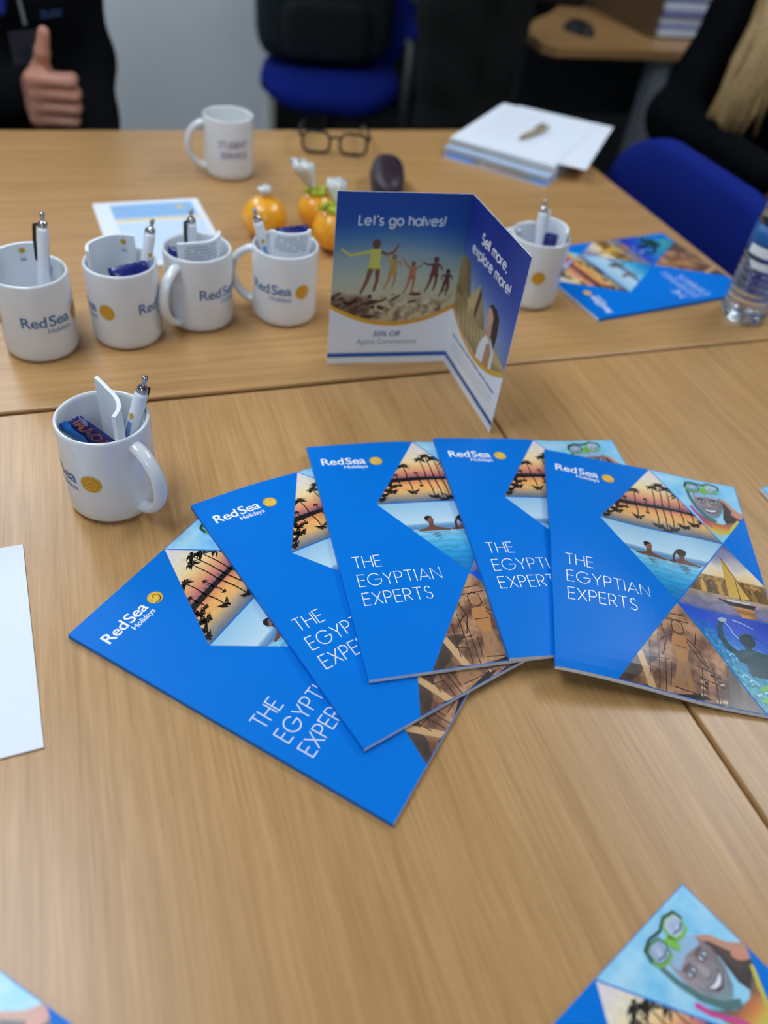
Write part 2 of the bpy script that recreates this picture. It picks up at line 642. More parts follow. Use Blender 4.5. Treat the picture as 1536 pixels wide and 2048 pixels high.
def inset(pts, d):
    n = len(pts)
    cx = sum(p[0] for p in pts) / n; cy = sum(p[1] for p in pts) / n
    out = []
    for i in range(n):
        a, b, c = pts[i - 1], pts[i], pts[(i + 1) % n]

        def nrm(p, q):
            nx, ny = q[1] - p[1], -(q[0] - p[0]); l = math.hypot(nx, ny); nx /= l; ny /= l
            if nx * (cx - p[0]) + ny * (cy - p[1]) < 0: nx, ny = -nx, -ny
            return nx, ny
        n1, n2 = nrm(a, b), nrm(b, c)
        dt = n1[0] * n2[1] - n1[1] * n2[0]
        c1 = n1[0] * b[0] + n1[1] * b[1] + d; c2 = n2[0] * b[0] + n2[1] * b[1] + d
        out.append(((c1 * n2[1] - c2 * n1[1]) / dt, (n1[0] * c2 - n2[0] * c1) / dt))
    return out


def photo(name, shape, bg, draw, step=0.0022):
    p = Print()
    p.poly(shape, bg, 1)
    p.grid(step)
    if draw:
        q = Print()
        draw(q)
        q.clip(shape)
        q.grid(G)
        off = len(p.fills)
        p.fills += q.fills
        for f in q.bm.faces:
            f.material_index += off
        tmp = bpy.data.meshes.new('tmp'); q.bm.to_mesh(tmp); q.bm.free()
        p.bm.from_mesh(tmp); bpy.data.meshes.remove(tmp)
    return p.mesh(name, M_PRINT)


# -- palms at sunset
def palm_bg(u, v):
    t = (v + 2.5 * nz(u, v, .03)) / 99
    c = ramp([(0, (226, 214, 226)), (.2, (240, 225, 200)), (.34, (250, 222, 165)), (.46, (240, 178, 120)), (.55, (214, 128, 108)), (.62, (128, 88, 110)),
              (.66, (224, 140, 96)), (.74, (246, 176, 98)), (.84, (236, 182, 112)), (.93, (150, 140, 130)), (1.0, (84, 106, 132))], t)
    return shade(c, 1 + .05 * nz(u, v, .25, 3))


DK = (26, 20, 18)


def draw_palm(q, u, base, top, r, layer=2, flip=1):
    q.line([(u, base), (u + 1.2, (base + top) / 2), (u + .6, top)], 1.5, DK, layer, 1.0)
    rnd = random.Random(int(u * 10))
    for k in range(11):
        a = R(-200 + 22 * k + rnd.uniform(-8, 8))
        l = r * rnd.uniform(.75, 1.15)
        ex, ey = u + .6 + l * math.cos(a), top + flip * (l * .8 * math.sin(a) + l * .28)
        mx_, my_ = u + .6 + l * .55 * math.cos(a), top + flip * (l * .62 * math.sin(a) - .5)
        px, py = -math.sin(a), math.cos(a) * flip
        wd = r * .13
        q.poly([(u + .6, top), (mx_ + px * wd, my_ + py * wd), (ex, ey), (mx_ - px * wd, my_ - py * wd)], DK, layer)


def palm_draw(q):
    q.poly([(40, 62.5), (80, 60.5), (120, 60), (190, 63), (190, 66.5), (140, 64.5), (100, 65.5), (70, 67.5), (40, 68)], DK, 2)
    for u, top, r in ((93, 43, 8), (113.5, 33, 8), (121.5, 27.5, 9), (129, 32, 9), (140, 40, 9), (151, 48, 8.5), (160, 55, 6), (104, 54, 3.5), (82, 56, 4), (72, 59, 4)):
        draw_palm(q, u, 64, top, r)
        draw_palm(q, u + .5, 65, 65 + (64 - top) * .82, r * .9, 3, -1)
    for u in range(78, 170, 5):
        q.line([(u + .3 * (u % 3), 64), (u, 59 - (u % 4))], .5, DK, 2)
    for u, v in ((74, 72), (67, 78), (62, 85), (58, 91), (72, 80)):
        draw_palm(q, u, 66, v, 7.5, 3, -1)


# -- infinity pool
def pool_bg(u, v):
    if v < 132:
        c = ramp([(0, (150, 196, 222)), (1, (198, 224, 236))], (v - 99) / 33)
    elif v < 138:
        c = ramp([(0, (130, 172, 206)), (1, (78, 128, 172))], (v - 132) / 6)
    else:
        c = ramp([(0, (160, 210, 230)), (.25, (96, 184, 220)), (.6, (36, 146, 202)), (1, (14, 108, 176))], (v - 138) / 60)
        c = shade(c, 1 + .08 * math.sin(v * 1.6 + 3 * nz(u, v, .12)) * min(1, (v - 138) / 4))
    return c


def pool_draw(q):
    SK, HR, RF = (146, 98, 76), (34, 26, 24), (84, 84, 92)
    for cx, cy, l in ((98.5, 126, 1), (131, 127.5, -1)):
        q.poly([(cx - 15, 139.6), (cx - 7, 137.6), (cx - 3.4, 135), (cx + 3.4, 135), (cx + 8, 137.4), (cx + 18, 140.2), (cx + 17, 142), (cx - 14, 141.6)], shade(SK, .8), 2)
        q.poly([(cx - 2.2, cy + 3), (cx + 2.2, cy + 3), (cx + 3, 138), (cx - 3, 138)], shade(SK, .75), 3)
        q.poly([(cx - 3.6 * l, cy - 4.4), (cx + 1.0 * l, cy - 5), (cx + 3.2 * l, cy - 2), (cx + 4.3 * l, cy + .4), (cx + 3.2 * l, cy + 1.2), (cx + 3.2 * l, cy + 3.4), (cx + 1 * l, cy + 5.4), (cx - 2.8 * l, cy + 3.6), (cx - 4 * l, cy)], SK if l > 0 else shade(SK, .62), 3)
        q.poly([(cx - 4.4 * l, cy + 2), (cx - 4.8 * l, cy - 3.4), (cx - 1.8 * l, cy - 6), (cx + 2.4 * l, cy - 5.2), (cx + 3.6 * l, cy - 2.6), (cx + .5 * l, cy - 3.0), (cx - 1.6 * l, cy - .6)], HR, 4)
        q.line([(cx + 1.0 * l, cy - .4), (cx + 3.2 * l, cy - .6)], .7, HR, 4)
        q.line([(cx + 1.2 * l, cy + 3.0), (cx + 3 * l, cy + 2.8)], .6, (90, 48, 42), 4)
        if l < 0:                              # hair swept back with one hand
            q.line([(cx - 9, 142), (cx - 8, 132), (cx - 3.5, 123.4)], 2.6, shade(SK, .5), 5, 2.0)
            q.ell(cx + .6, cy - 2.6, 4.8, 4.0, HR, 5)
        for k in range(8):
            y_ = 143.0 + k * 1.7
            wd = (9 - k) * (1.2 if l < 0 else .85)
            sh = (1.6 if k % 2 else -1.2) + k * .4
            q.poly([(cx - wd / 2 + sh, y_), (cx + wd / 2 + sh, y_ + .2), (cx + wd / 2 - 1 + sh, y_ + 1.1), (cx - wd / 2 + 1 + sh, y_ + 1.0)], RF if l > 0 else (44, 52, 62), 2)
        q.line([(cx - 12, 143), (cx - 6, 143.6), (cx + 10, 143.4), (cx + 16, 144)], .6, (70, 110, 140), 2)


# -- snorkelling
def snork_bg(u, v):
    n = nz(u, v, .05) + .5 * nz(u, v, .15, 2)
    c = mixc((122, 198, 234), (176, 222, 242), max(0, min(1, .5 + .9 * n)))
    return mixc(c, (205, 234, 246), max(0, (v - 70) / 40))


def snork_draw(q):
    FC = lambda u, v: shade(mixc((150, 132, 134), (120, 150, 160), max(0, min(1, (v - 38) / 26))), 1.0 + .16 * nz(u, v, .16, 5) - .008 * (u - 176))
    hair = lambda u, v: shade((66, 50, 44), 1 + .55 * nz(u * .6, v, .35))
    q.poly([(186, 24), (193, 28), (200, 38), (206, 50), (209, 64), (200, 74), (190, 70), (187, 58), (190, 42)], hair, 2)
    q.line([(186, 25), (194, 31), (200, 42), (209, 50)], 3, (196, 140, 112), 3, 6)
    q.ell(203, 50, 7, 4, (206, 138, 112), 4, rot=35)
    q.poly([(156, 52), (164, 60), (172, 66), (184, 68), (196, 62), (206, 58), (204, 74), (190, 84), (178, 98), (166, 80)], lambda u, v: ramp([(0, (96, 116, 112)), (.35, (104, 96, 92)), (.6, (226, 122, 66)), (.8, (226, 186, 60)), (1, (140, 206, 226))], (v - 52) / 34 + .12 * nz(u, v, .2)), 2)
    q.line([(154, 48), (158, 58), (166, 68), (172, 76)], 3.4, (214, 66, 148), 3, 2.4)
    q.line([(190, 80), (196, 68), (203, 58)], 4.4, (206, 196, 60), 3, 3)
    q.line([(154, 22), (155.5, 34), (160, 48), (168, 60), (178, 66)], 3.2, (84, 120, 116), 5, 5.4)
    q.poly([(159, 26), (166, 20), (180, 19), (188, 25), (190.5, 36), (188, 48), (182.5, 57), (175.5, 61.5), (168.5, 58), (162.5, 49), (159.5, 38)], FC, 4)
    q.poly([(160, 26), (167, 20), (181, 19), (188, 25), (186, 29.5), (174, 28), (162, 31)], (150, 186, 214), 5)
    for ex, ey, l in ((167.4, 36.0, -1), (181.2, 34.8, 1)):
        q.ell(ex, ey, 4.4, 3.0, (98, 82, 88), 5, rot=-5)
        q.ell(ex, ey + .2, 3.2, 1.5, (206, 214, 220), 6, rot=-5)
        q.ell(ex, ey + .2, 1.4, 1.4, (52, 70, 84), 7)
        q.line([(ex - 4.2, ey - 3.0), (ex, ey - 4.2), (ex + 4.2, ey - 3.4)], 1.1, (74, 58, 58), 6)
    q.poly([(173.2, 36), (176, 36), (178, 43), (175, 45), (171.6, 43.4)], (166, 156, 160), 5)
    q.line([(171.8, 44), (174.8, 45.4), (178, 43.8)], .8, (104, 92, 98), 6)
    q.poly([(166.6, 46.8), (171, 48), (175.4, 48), (180, 46.6), (183, 44.8), (181.4, 50.4), (176.6, 54), (171.4, 53.4)], (92, 66, 74), 6)
    q.poly([(168, 47.9), (171.4, 48.9), (175.4, 48.9), (180, 47.6), (181.8, 46.6), (180, 49.8), (176, 51.8), (171.6, 51.2)], (232, 236, 240), 7)
    q.line([(163.4, 43), (165, 48), (168, 52)], .7, (112, 104, 110), 6)
    q.line([(186, 41), (185.4, 46), (183.6, 50)], .7, (112, 104, 110), 6)
    GR, LM = (64, 128, 52), (126, 190, 66)
    for cx, cy in ((160.8, 16.2), (182.0, 12.8)):
        o = [(cx - 8.6, cy + 1.5), (cx - 7.6, cy - 5.4), (cx - 1, cy - 7.4), (cx + 6.6, cy - 6), (cx + 8.2, cy - .6), (cx + 5.4, cy + 6), (cx - 1.6, cy + 7.2), (cx - 6.8, cy + 5.6)]
        q.poly(o, GR if cx < 170 else LM, 8)
        q.poly([(cx + (a - cx) * .80, cy + (b - cy) * .78) for a, b in o], lambda u, v: mixc((206, 212, 230), (130, 160, 190), max(0, min(1, .5 + nz(u, v, .2)))), 9)
        q.line([(cx - 5, cy + 2.4), (cx + 1, cy + 3.6), (cx + 5.4, cy + 1.4)], 1.4, (96, 116, 146), 10)
        q.line(o[5:8] + [o[0]], 1.6, LM, 10)
    q.poly([(168.4, 14), (174, 13), (175.4, 22), (172, 24), (169.4, 21)], LM, 10)
    q.line([(151.6, 17), (153.6, 10), (161, 7.4), (171.4, 8.6), (180, 4.8), (188.4, 6.8), (190, 13)], 1.7, (30, 62, 50), 11)


# -- felucca
def boat_bg(u, v):
    if v < 150:
        c = ramp([(0, (96, 92, 132)), (.4, (150, 146, 172)), (.75, (236, 220, 196)), (1, (240, 206, 150))], (v - 99 + 9 * nz(u, v, .07)) / 49)
    elif v < 173:
        n = nz(u, v, .35) + nz(u, v, .12, 4)
        c = mixc((70, 50, 30), (206, 156, 74), max(0, min(1, .45 + .8 * n)))
    else:
        c = ramp([(0, (176, 148, 110)), (.3, (150, 140, 150)), (1, (98, 96, 138))], (v - 173) / 25)
        c = shade(c, 1 + .12 * math.sin(v * 2.1 + 4 * nz(u, v, .1)))
    return c


def boat_draw(q):
    for k in range(16):                        # houses and trees along the bank
        u = 128 + 5.4 * k
        q.poly([(u, 173), (u, 156 + (k * 7) % 6), (u + 3.2, 155 + (k * 5) % 5), (u + 4.6, 173)], shade((120, 88, 44) if k % 3 else (196, 148, 72), .8 + .1 * (k % 4)), 2)
    q.poly([(170.6, 122), (174.5, 127), (190, 172), (169, 174.5)], lambda u, v: shade((216, 172, 76), 1 + .14 * nz(u, v, .2) + .004 * (u - 178)), 3)
    q.line([(170.4, 121), (191, 174)], .9, (84, 60, 36), 4)
    q.line([(180, 150), (180, 180)], .8, (84, 60, 36), 4)
    q.poly([(157, 178.4), (175, 180.4), (194, 178.8), (191, 184), (168, 184.4)], (60, 44, 38), 4)
    q.poly([(166, 177.6), (189, 177), (189, 179.4), (166, 180.2)], (206, 200, 192), 5)
    q.poly([(170, 185), (191, 185), (190, 196), (177, 198)], lambda u, v: shade((186, 126, 66), 1 + .25 * math.sin(v * 3)), 2)


# -- under water
def under_bg(u, v):
    c = ramp([(0, (44, 66, 178)), (.22, (36, 84, 200)), (.45, (28, 128, 196)), (.8, (36, 150, 168)), (1, (40, 120, 130))], (v - 198 + .28 * (178 - u)) / 99)
    n = nz(u, v, .3) + .6 * nz(u, v, .7, 2)
    if v > 232 or u < 160:
        c = mixc(c, (150, 224, 232) if n > 0 else (18, 74, 96), min(1, abs(n) * .9) * min(1, max(0, (v - 205) / 35)))
    return c


def under_draw(q):
    SW = lambda u, v: shade((26, 66, 74), 1 + .5 * nz(u, v, .15))
    q.poly([(160, 243), (168, 236), (180, 234), (194, 236), (206, 243), (203, 250), (196, 247), (195, 262), (172, 262), (170, 250), (164, 249)], SW, 3)
    q.ell(175.5, 224.5, 7.2, 7.6, (22, 46, 56), 4)
    q.line([(175, 231), (175, 237)], 6, (26, 60, 68), 3)
    q.line([(166, 243), (155.5, 236), (151.6, 226), (152.4, 214), (155, 207)], 6.4, SW, 4, 3.6)
    q.ell(156.4, 205.4, 4.4, 2.6, (160, 182, 182), 5, rot=-20)
    q.line([(158, 208), (162, 214), (163.4, 220), (168, 225)], 1.0, (176, 208, 222), 5)
    q.line([(168, 221), (176, 216), (185, 219), (191, 224)], .9, (70, 110, 130), 5)
    q.line([(166, 203), (176, 205.5), (184, 209)], 1.2, (190, 220, 240), 3, .5)
    for k in range(26):
        rnd = random.Random(k)
        u, v = rnd.uniform(140, 205), rnd.uniform(240, 290)
        q.line([(u, v), (u + 3, v - 2.4), (u + 6.5, v - .4), (u + 9, v + 2.5)], 1.3, (150, 222, 228) if k % 3 else (26, 92, 110), 2, .5)
    for k in range(7):
        q.ell(180 + 3.4 * k % 17, 284 - 2.2 * k, 3.4, 2.2, (92, 178, 74), 3)


# -- temple relief
def relief_bg(u, v):
    n = nz(u, v, .06) + .5 * nz(u, v, .2, 1) + .35 * nz(u, v, .6, 2)
    c = mixc((104, 70, 54), (198, 148, 108), max(0, min(1, .54 + .9 * n)))
    e = 115 - 63.5 * (v - 198) / 99
    if v > 266 and u < e + 22 - (v - 252) * .25 and u < 84 + (v - 297) * -.3:
        c = shade((78, 62, 54), 1 + .2 * n)
    elif u > 146 + (297 - v) * .1 and v > 255:
        c = shade((92, 74, 62), 1 + .25 * n)
    elif 272 < v < 290:
        c = shade(c, .92 + .25 * nz(u, v, .1, 9))
    return c


def relief_figure(q):
    LN = (66, 44, 32)
    q.poly([(75, 262), (80, 258), (92, 290), (86, 292)], (206, 166, 118), 2)
    q.poly([(110, 232), (122, 231), (124, 243), (120, 258), (112, 258), (108, 243)], (186, 128, 72), 2)
    q.ell(116, 224, 5, 5.6, (172, 124, 82), 2)
    q.poly([(111, 258), (121, 258), (125, 282), (120, 283), (116.5, 264), (113, 283), (107, 282)], (166, 120, 80), 2)
    for ln in (((110, 233), (100, 240), (92, 250)), ((123, 233), (132, 242), (138, 254)), ((122, 236), (130, 248), (140, 258)), ((100, 222), (104, 240), (98, 258)), ((133, 224), (130, 238)),
               ((96, 236), (94, 288)), ((101, 244), (100, 290)), ((88, 246), (86, 280)), ((107, 283), (126, 284)), ((104, 216), (128, 214)), ((107, 209), (124, 207)),
               ((128, 258), (150, 262)), ((130, 268), (152, 272)), ((134, 258), (132, 290)), ((144, 256), (146, 292)), ((80, 288), (112, 293), (150, 288)), ((90, 262), (104, 260)),
               ((110, 244), (122, 244)), ((111, 218), (116, 214), (121, 218), (122, 227), (117, 230), (111, 228), (111, 218)), ((106, 262), (104, 283)), ((84, 270), (94, 272))):
        q.line(list(ln), .8, LN, 3)
    for k in range(12):
        rnd = random.Random(100 + k)
        u, v = rnd.uniform(128, 150), rnd.uniform(256, 288)
        q.poly([(u, v), (u + 4, v + .4), (u + 3.6, v + 3), (u - .4, v + 2.6)], LN if k % 2 else (206, 170, 130), 2)
    q.poly([(104, 290), (132, 283), (140, 286), (112, 293)], (50, 36, 28), 2)


def relief_draw(q):
    relief_figure(q)
    for v in q.bm.verts:                       # the carved figure stands left of the middle, its feet near the lower edge
        v.co.x -= 0.0065
        v.co.y -= 0.0075


SHAPES = {
    'palm': [(Bp, 0), (Cc, r1), (A, r1)],
    'snork': [(Bp, 0), (210, 0), (210, 49.9), (Cc, r1)],
    'pool': [(A, r1), (Cc, r1), (Bp, r2)],
    'boat': [(Cc, r1), (210, r1 + 49.1), (210, r2), (Bp, r2)],
    'under': [(Bp, r2), (210, r2), (210, 247.9), (Cc, 297)],
    'relief': [(Bp, r2), (Cc, 297), (A, 297)],
}


def edge_safe(shape, d):
    """inset the inner edges only; edges on the sheet's border stay put"""
    big = [(x + (9 if x == 210 else 0), y + (-9 if y == 0 else 9 if y == 297 else 0)) for x, y in shape]
    ins = inset(shape, d)
    return ins


DRAWS = {'palm': (palm_bg, palm_draw), 'snork': (snork_bg, snork_draw), 'pool': (pool_bg, pool_draw), 'boat': (boat_bg, boat_draw), 'under': (under_bg, under_draw), 'relief': (relief_bg, relief_draw)}
BOOK = []
for k in SHAPES:
    BOOK.append(('photo_print', photo('photo_' + k, edge_safe(SHAPES[k], 0.6), *DRAWS[k], step=0.0026 if k in ('pool', 'boat', 'palm') else 0.002), TH))

WHITE = (252, 252, 250)


def sun_print(q, cx, cy, r, layer):
    q.ell(cx, cy, r, r * .96, (206, 170, 70), layer, 28)
    q.ell(cx, cy, r * .93, r * .89, (240, 184, 44), layer + 1, 28)
    sp = [(cx + (r * .12 + r * .62 * i / 30) * math.cos(i * .30), cy + (r * .12 + r * .62 * i / 30) * math.sin(i * .30)) for i in range(31)]
    q.line(sp, r * .10, (252, 222, 130), layer + 2, r * .26)
    sp = [(cx + (r * .2 + r * .6 * i / 20) * math.cos(i * .30 + 2.6), cy + (r * .2 + r * .6 * i / 20) * math.sin(i * .30 + 2.6)) for i in range(21)]
    q.line(sp, r * .06, (214, 146, 24), layer + 2, r * .14)


q = Print()
q.text2d(glyphs('Red', .011), 10.5, 33.6, 23.0, 10.6, WHITE, 1)
q.text2d(glyphs('Sea', .011), 35.6, 33.6, 21.0, 10.6, WHITE, 1)
q.text2d(glyphs('Holidays', .006), 32.5, 40.6, 24.5, 5.2, WHITE, 1)
sun_print(q, 67.4, 30.6, 6.7, 1)
q.grid(G)
BOOK.append(('logo', q.mesh('logo_print', M_PRINT), TH))
q = Print()
q.strokes('THE', 13.2, 180.2, 25.4, 13.6, .82, WHITE, 1)
q.strokes('EGYPTIAN', 13.4, 201.8, 75.4, 13.6, .82, WHITE, 1)
q.strokes('EXPERTS', 13.4, 223.0, 61.4, 13.6, .82, WHITE, 1)
q.grid(G)
BOOK.append(('title_lettering', q.mesh('title_print', M_PRINT), TH))

bm = bmesh.new()
bm_box(bm, 0, W_, -H_, 0, TH - 0.00022, TH)
bm_box(bm, 0, W_, -H_, 0, 0, 0.00022)
bm_box(bm, 0, 0.0004, -H_, 0, 0.00022, TH - 0.00022)
slice_grid(bm, G, G)
me = bpy.data.meshes.new('cover'); bm.normal_update(); bm.to_mesh(me); bm.free(); me.materials.append(M_COVER)
BOOK.insert(0, ('cover', me, 0))
bm = bmesh.new()
bm_box(bm, 0.0004, W_ + 0.00005, -H_ - 0.00005, 0.00005, 0.00023, TH - 0.00023)
slice_grid(bm, G, G)
me = bpy.data.meshes.new('pages'); bm.normal_update(); bm.to_mesh(me); bm.free(); me.materials.append(M_PAGES)
BOOK.insert(1, ('pages', me, 0))


def brochure(label, x, y, th, z=0.0, Z=None, group=None):
    t_ = thing('brochure', label, 'brochure', (x, y, T + z), th, group)
    for nm, me, dz in BOOK:
        if Z is not None:
            me = me.copy()
            n = len(me.vertices)
            co = np.empty(n * 3); me.vertices.foreach_get('co', co); co = co.reshape(-1, 3)
            co[:, 2] += Z(co[:, 0], -co[:, 1])
            me.vertices.foreach_set('co', co.ravel()); me.update()
        o = obj(nm, me, None, t_)
        o.location.z = dz
    return t_


# the fan of five: each sheet drapes over the ones below it
HS = 0.004                                  # height field over the table
HX0, HY0, HN, HM = -0.35, 0.0, 330, 200
hf = np.zeros((HN, HM))


def drape(x, y, th):
    nu, nv = 22, 31
    uu, vv = np.meshgrid(np.linspace(-0.0, 0.21, nu), np.linspace(0, 0.30, nv), indexing='ij')
    pad = 8
    us = np.linspace(-pad * .01, .21 + pad * .01, nu + 2 * pad); vs = np.linspace(-pad * .01, .30 + pad * .01, nv + 2 * pad)
    U, V = np.meshgrid(us, vs, indexing='ij')
    inside = (U > -.004) & (U < .214) & (V > -.004) & (V < .301)
    c, s = math.cos(th), math.sin(th)
    ix = np.clip(((x + c * U + s * V - HX0) / HS).round().astype(int), 0, HN - 1)
    iy = np.clip(((y + s * U - c * V - HY0) / HS).round().astype(int), 0, HM - 1)
    S = np.where(inside, hf[ix, iy], 0)
    # fill the outside with the nearest inside value
    iu = np.clip(np.arange(len(us)), pad, pad + nu - 1); iv = np.clip(np.arange(len(vs)), pad, pad + nv - 1)
    S = S[np.ix_(iu, iv)]
    r = 4
    Dm = S.copy()
    for a in range(-r, r + 1):
        for b in range(-r, r + 1):
            if a * a + b * b <= r * r + 1:
                Dm = np.maximum(Dm, np.roll(np.roll(S, a, 0), b, 1))
    K = np.zeros_like(S); wsum = 0
    for a in range(-r, r + 1):
        for b in range(-r, r + 1):
            if a * a + b * b <= r * r + 1:
                k = math.exp(-(a * a + b * b) / (2 * 2.4 ** 2)); wsum += k
                K += k * np.roll(np.roll(Dm, a, 0), b, 1)
    Zg = (K / wsum)[pad:pad + nu, pad:pad + nv]

    def Zf(u, v):
        a = np.clip(u / .01, 0, nu - 1.0001); b = np.clip(v / .01, 0, nv - 1.0001)
        i = a.astype(int); j = b.astype(int); fa = a - i; fb = b - j
        return (Zg[i, j] * (1 - fa) * (1 - fb) + Zg[i + 1, j] * fa * (1 - fb) + Zg[i, j + 1] * (1 - fa) * fb + Zg[i + 1, j + 1] * fa * fb)
    # raise the height field by this book
    GX, GY = np.meshgrid(HX0 + HS * np.arange(HN), HY0 + HS * np.arange(HM), indexing='ij')
    dx, dy = GX - x, GY - y
    u = c * dx + s * dy; v = s * dx - c * dy
    msk = (u > -.002) & (u < .212) & (v > -.002) & (v < .299)
    hf[msk] = (Zf(u, v) + TH + 0.0006)[msk]
    return Zf


FAN = [(-0.0646, 0.4411, 43.02, 'blue brochure at the bottom of the fan, its spine side fully uncovered'),
       (0.0502, 0.5665, 16.34, 'second blue brochure from the bottom of the fan, on the fully uncovered one'),
       (0.1784, 0.6310, -4.77, 'middle blue brochure of the five spread in a fan'),
       (0.3156, 0.6177, -8.85, 'blue brochure in the fan, directly under the topmost one'),
       (0.4293, 0.5746, -25.43, 'topmost blue brochure of the fan, all six cover photographs showing')]
for x, y, a, lb in FAN:
    Zf = drape(x, y, R(a))
    brochure(lb, x, y, R(a), 0.0004, Zf, 'brochures in the fan')
brochure('blue brochure lying on the far table beside the water bottle', 0.649, 0.838, R(97.9), 0.0004)
brochure('blue brochure off the lower side of the fan, its snorkelling photograph largest in view', 0.120, 0.055, R(21.6), 0.0004)
brochure('blue brochure cut off below the plain white card, only a corner showing', -0.2725, 0.066, R(43.7), 0.0004)
brochure('blue brochure on the right table, only one pale corner in view', 0.649, 0.267, R(90), 0.0004)

# ------------------------------------------------------------------ folded standing flyer (two A5 panels)
NAVYB = (10, 62, 148)


def arc_v(s):
    return 130 + 23 * (1 - ((s - 74) / 74) ** 2)


def jumper(q, cx, hy, k, body, legs, arms, layer=3):
    """one leaping figure: head at (cx, hy), size k"""
    q.ell(cx, hy, 3.2 * k, 3.8 * k, shade(legs, .8), layer + 1)
    q.poly([(cx - 4.2 * k, hy + 4 * k), (cx + 4.4 * k, hy + 4 * k), (cx + 4 * k, hy + 15 * k), (cx + 5.6 * k, hy + 20 * k), (cx - 6 * k, hy + 20 * k), (cx - 4 * k, hy + 14 * k)], body, layer)
    for sgn, pts in arms:
        q.line([(cx + sgn * 3.6 * k, hy + 6 * k)] + [(cx + a * k, hy + b * k) for a, b in pts], 2.6 * k, body if sgn < 0 else legs, layer, 1.5 * k)
    q.line([(cx - 2.4 * k, hy + 19 * k), (cx - 5 * k, hy + 30 * k), (cx - 9 * k, hy + 40 * k)], 4.2 * k, legs, layer, 1.8 * k)
    q.line([(cx + 2.6 * k, hy + 19 * k), (cx + 3 * k, hy + 29 * k), (cx + 1 * k, hy + 38 * k)], 4.0 * k, legs, layer, 1.8 * k)


def panel1():
    p = Print()
    top = [(i * 148 / 24, arc_v(i * 148 / 24)) for i in range(25)]

    def sky(u, v):
        e = v - .10 * abs(u - 70)
        c = ramp([(0, (16, 70, 160)), (26, (18, 78, 164)), (46, (70, 122, 170)), (66, (140, 168, 172)), (92, (178, 190, 170)), (116, (196, 192, 160)), (150, (178, 160, 120))], e)
        c = mixc(c, (20, 66, 140), max(0, (u - 112) / 60) * max(0, 1 - v / 90))
        n = nz(u, v, .12) + .6 * nz(u, v, .35, 2)
        if v > 116:
            k = min(1, (v - 116) / 18)
            c = mixc(c, (96, 70, 52) if n > .02 else (216, 200, 160), k * min(1, .25 + abs(n)))
        if u < 48 and v > 112 + u * .2:
            c = mixc(c, (74, 48, 40), .55 * min(1, (v - 112) / 16))
        return c
    p.poly([(0, 0), (148, 0)] + top[::-1], sky, 1)
    p.grid(.0035)
    q = Print()
    YG = (196, 196, 84)
    jumper(q, 47, 57, 1.5, (206, 204, 92), (128, 84, 56), ((-1, ((-9, 7), (-19, 9), (-26, 4))), (1, ((9, 8), (14, 6), (17, 0)))))
    jumper(q, 69, 72, 1.0, (188, 152, 72), (184, 146, 84), ((-1, ((-8, 4), (-7, -5))), (1, ((8, 6), (9, 12)))))
    jumper(q, 92, 80, .92, (178, 116, 74), (168, 120, 80), ((-1, ((-9, 1), (-15, -9))), (1, ((8, 4), (15, -3)))))
    jumper(q, 118, 75, 1.0, (112, 60, 52), (110, 66, 54), ((-1, ((-9, 6), (-15, 3))), (1, ((7, 8), (9, 13)))))
    jumper(q, 134, 89, .80, (104, 52, 60), (58, 46, 50), ((-1, ((-7, 6), (-9, 14))), (1, ((7, 8), (8, 13)))))
    rnd = random.Random(3)
    for k in range(70):                        # stirred-up sand and spray along the shore
        u = rnd.uniform(0, 148) * (rnd.random() if k < 40 else 1)
        v = rnd.uniform(118, 150) - .06 * u
        c = rnd.choice(((86, 54, 44), (110, 72, 52), (70, 46, 40))) if u < 60 or k % 4 == 0 else rnd.choice(((206, 192, 150), (170, 146, 106), (222, 212, 178)))
        q.ell(u, v, rnd.uniform(2, 8), rnd.uniform(1, 2.6), c, 2, 10, rot=rnd.uniform(-40, 30))
    q.clip([(0, 0), (148, 0), (148, 131), (111, 148), (74, 153.5), (37, 148), (0, 131)])
    q.poly(top + [(s, v + 5.2) for s, v in top[::-1]], lambda u, v: mixc((226, 176, 38), (222, 150, 44), u / 148), 4)
    q.strokes("Let's go halves!", 25.5, 35.5, 96, 10.5, 1.9, (214, 226, 240), 5)
    q.text2d(glyphs('50% Off', .012), 54, 172.5, 33, 6.6, (52, 84, 148), 2)
    q.text2d(glyphs('Agent Concessions'), 34, 182.5, 74, 6.2, (92, 120, 170), 2)
    q.poly([(0, 195), (148, 195), (148, 200.8), (0, 200.8)], (18, 90, 178), 2)
    return merge(p, q, 'flyer_left_print', M_MATT)


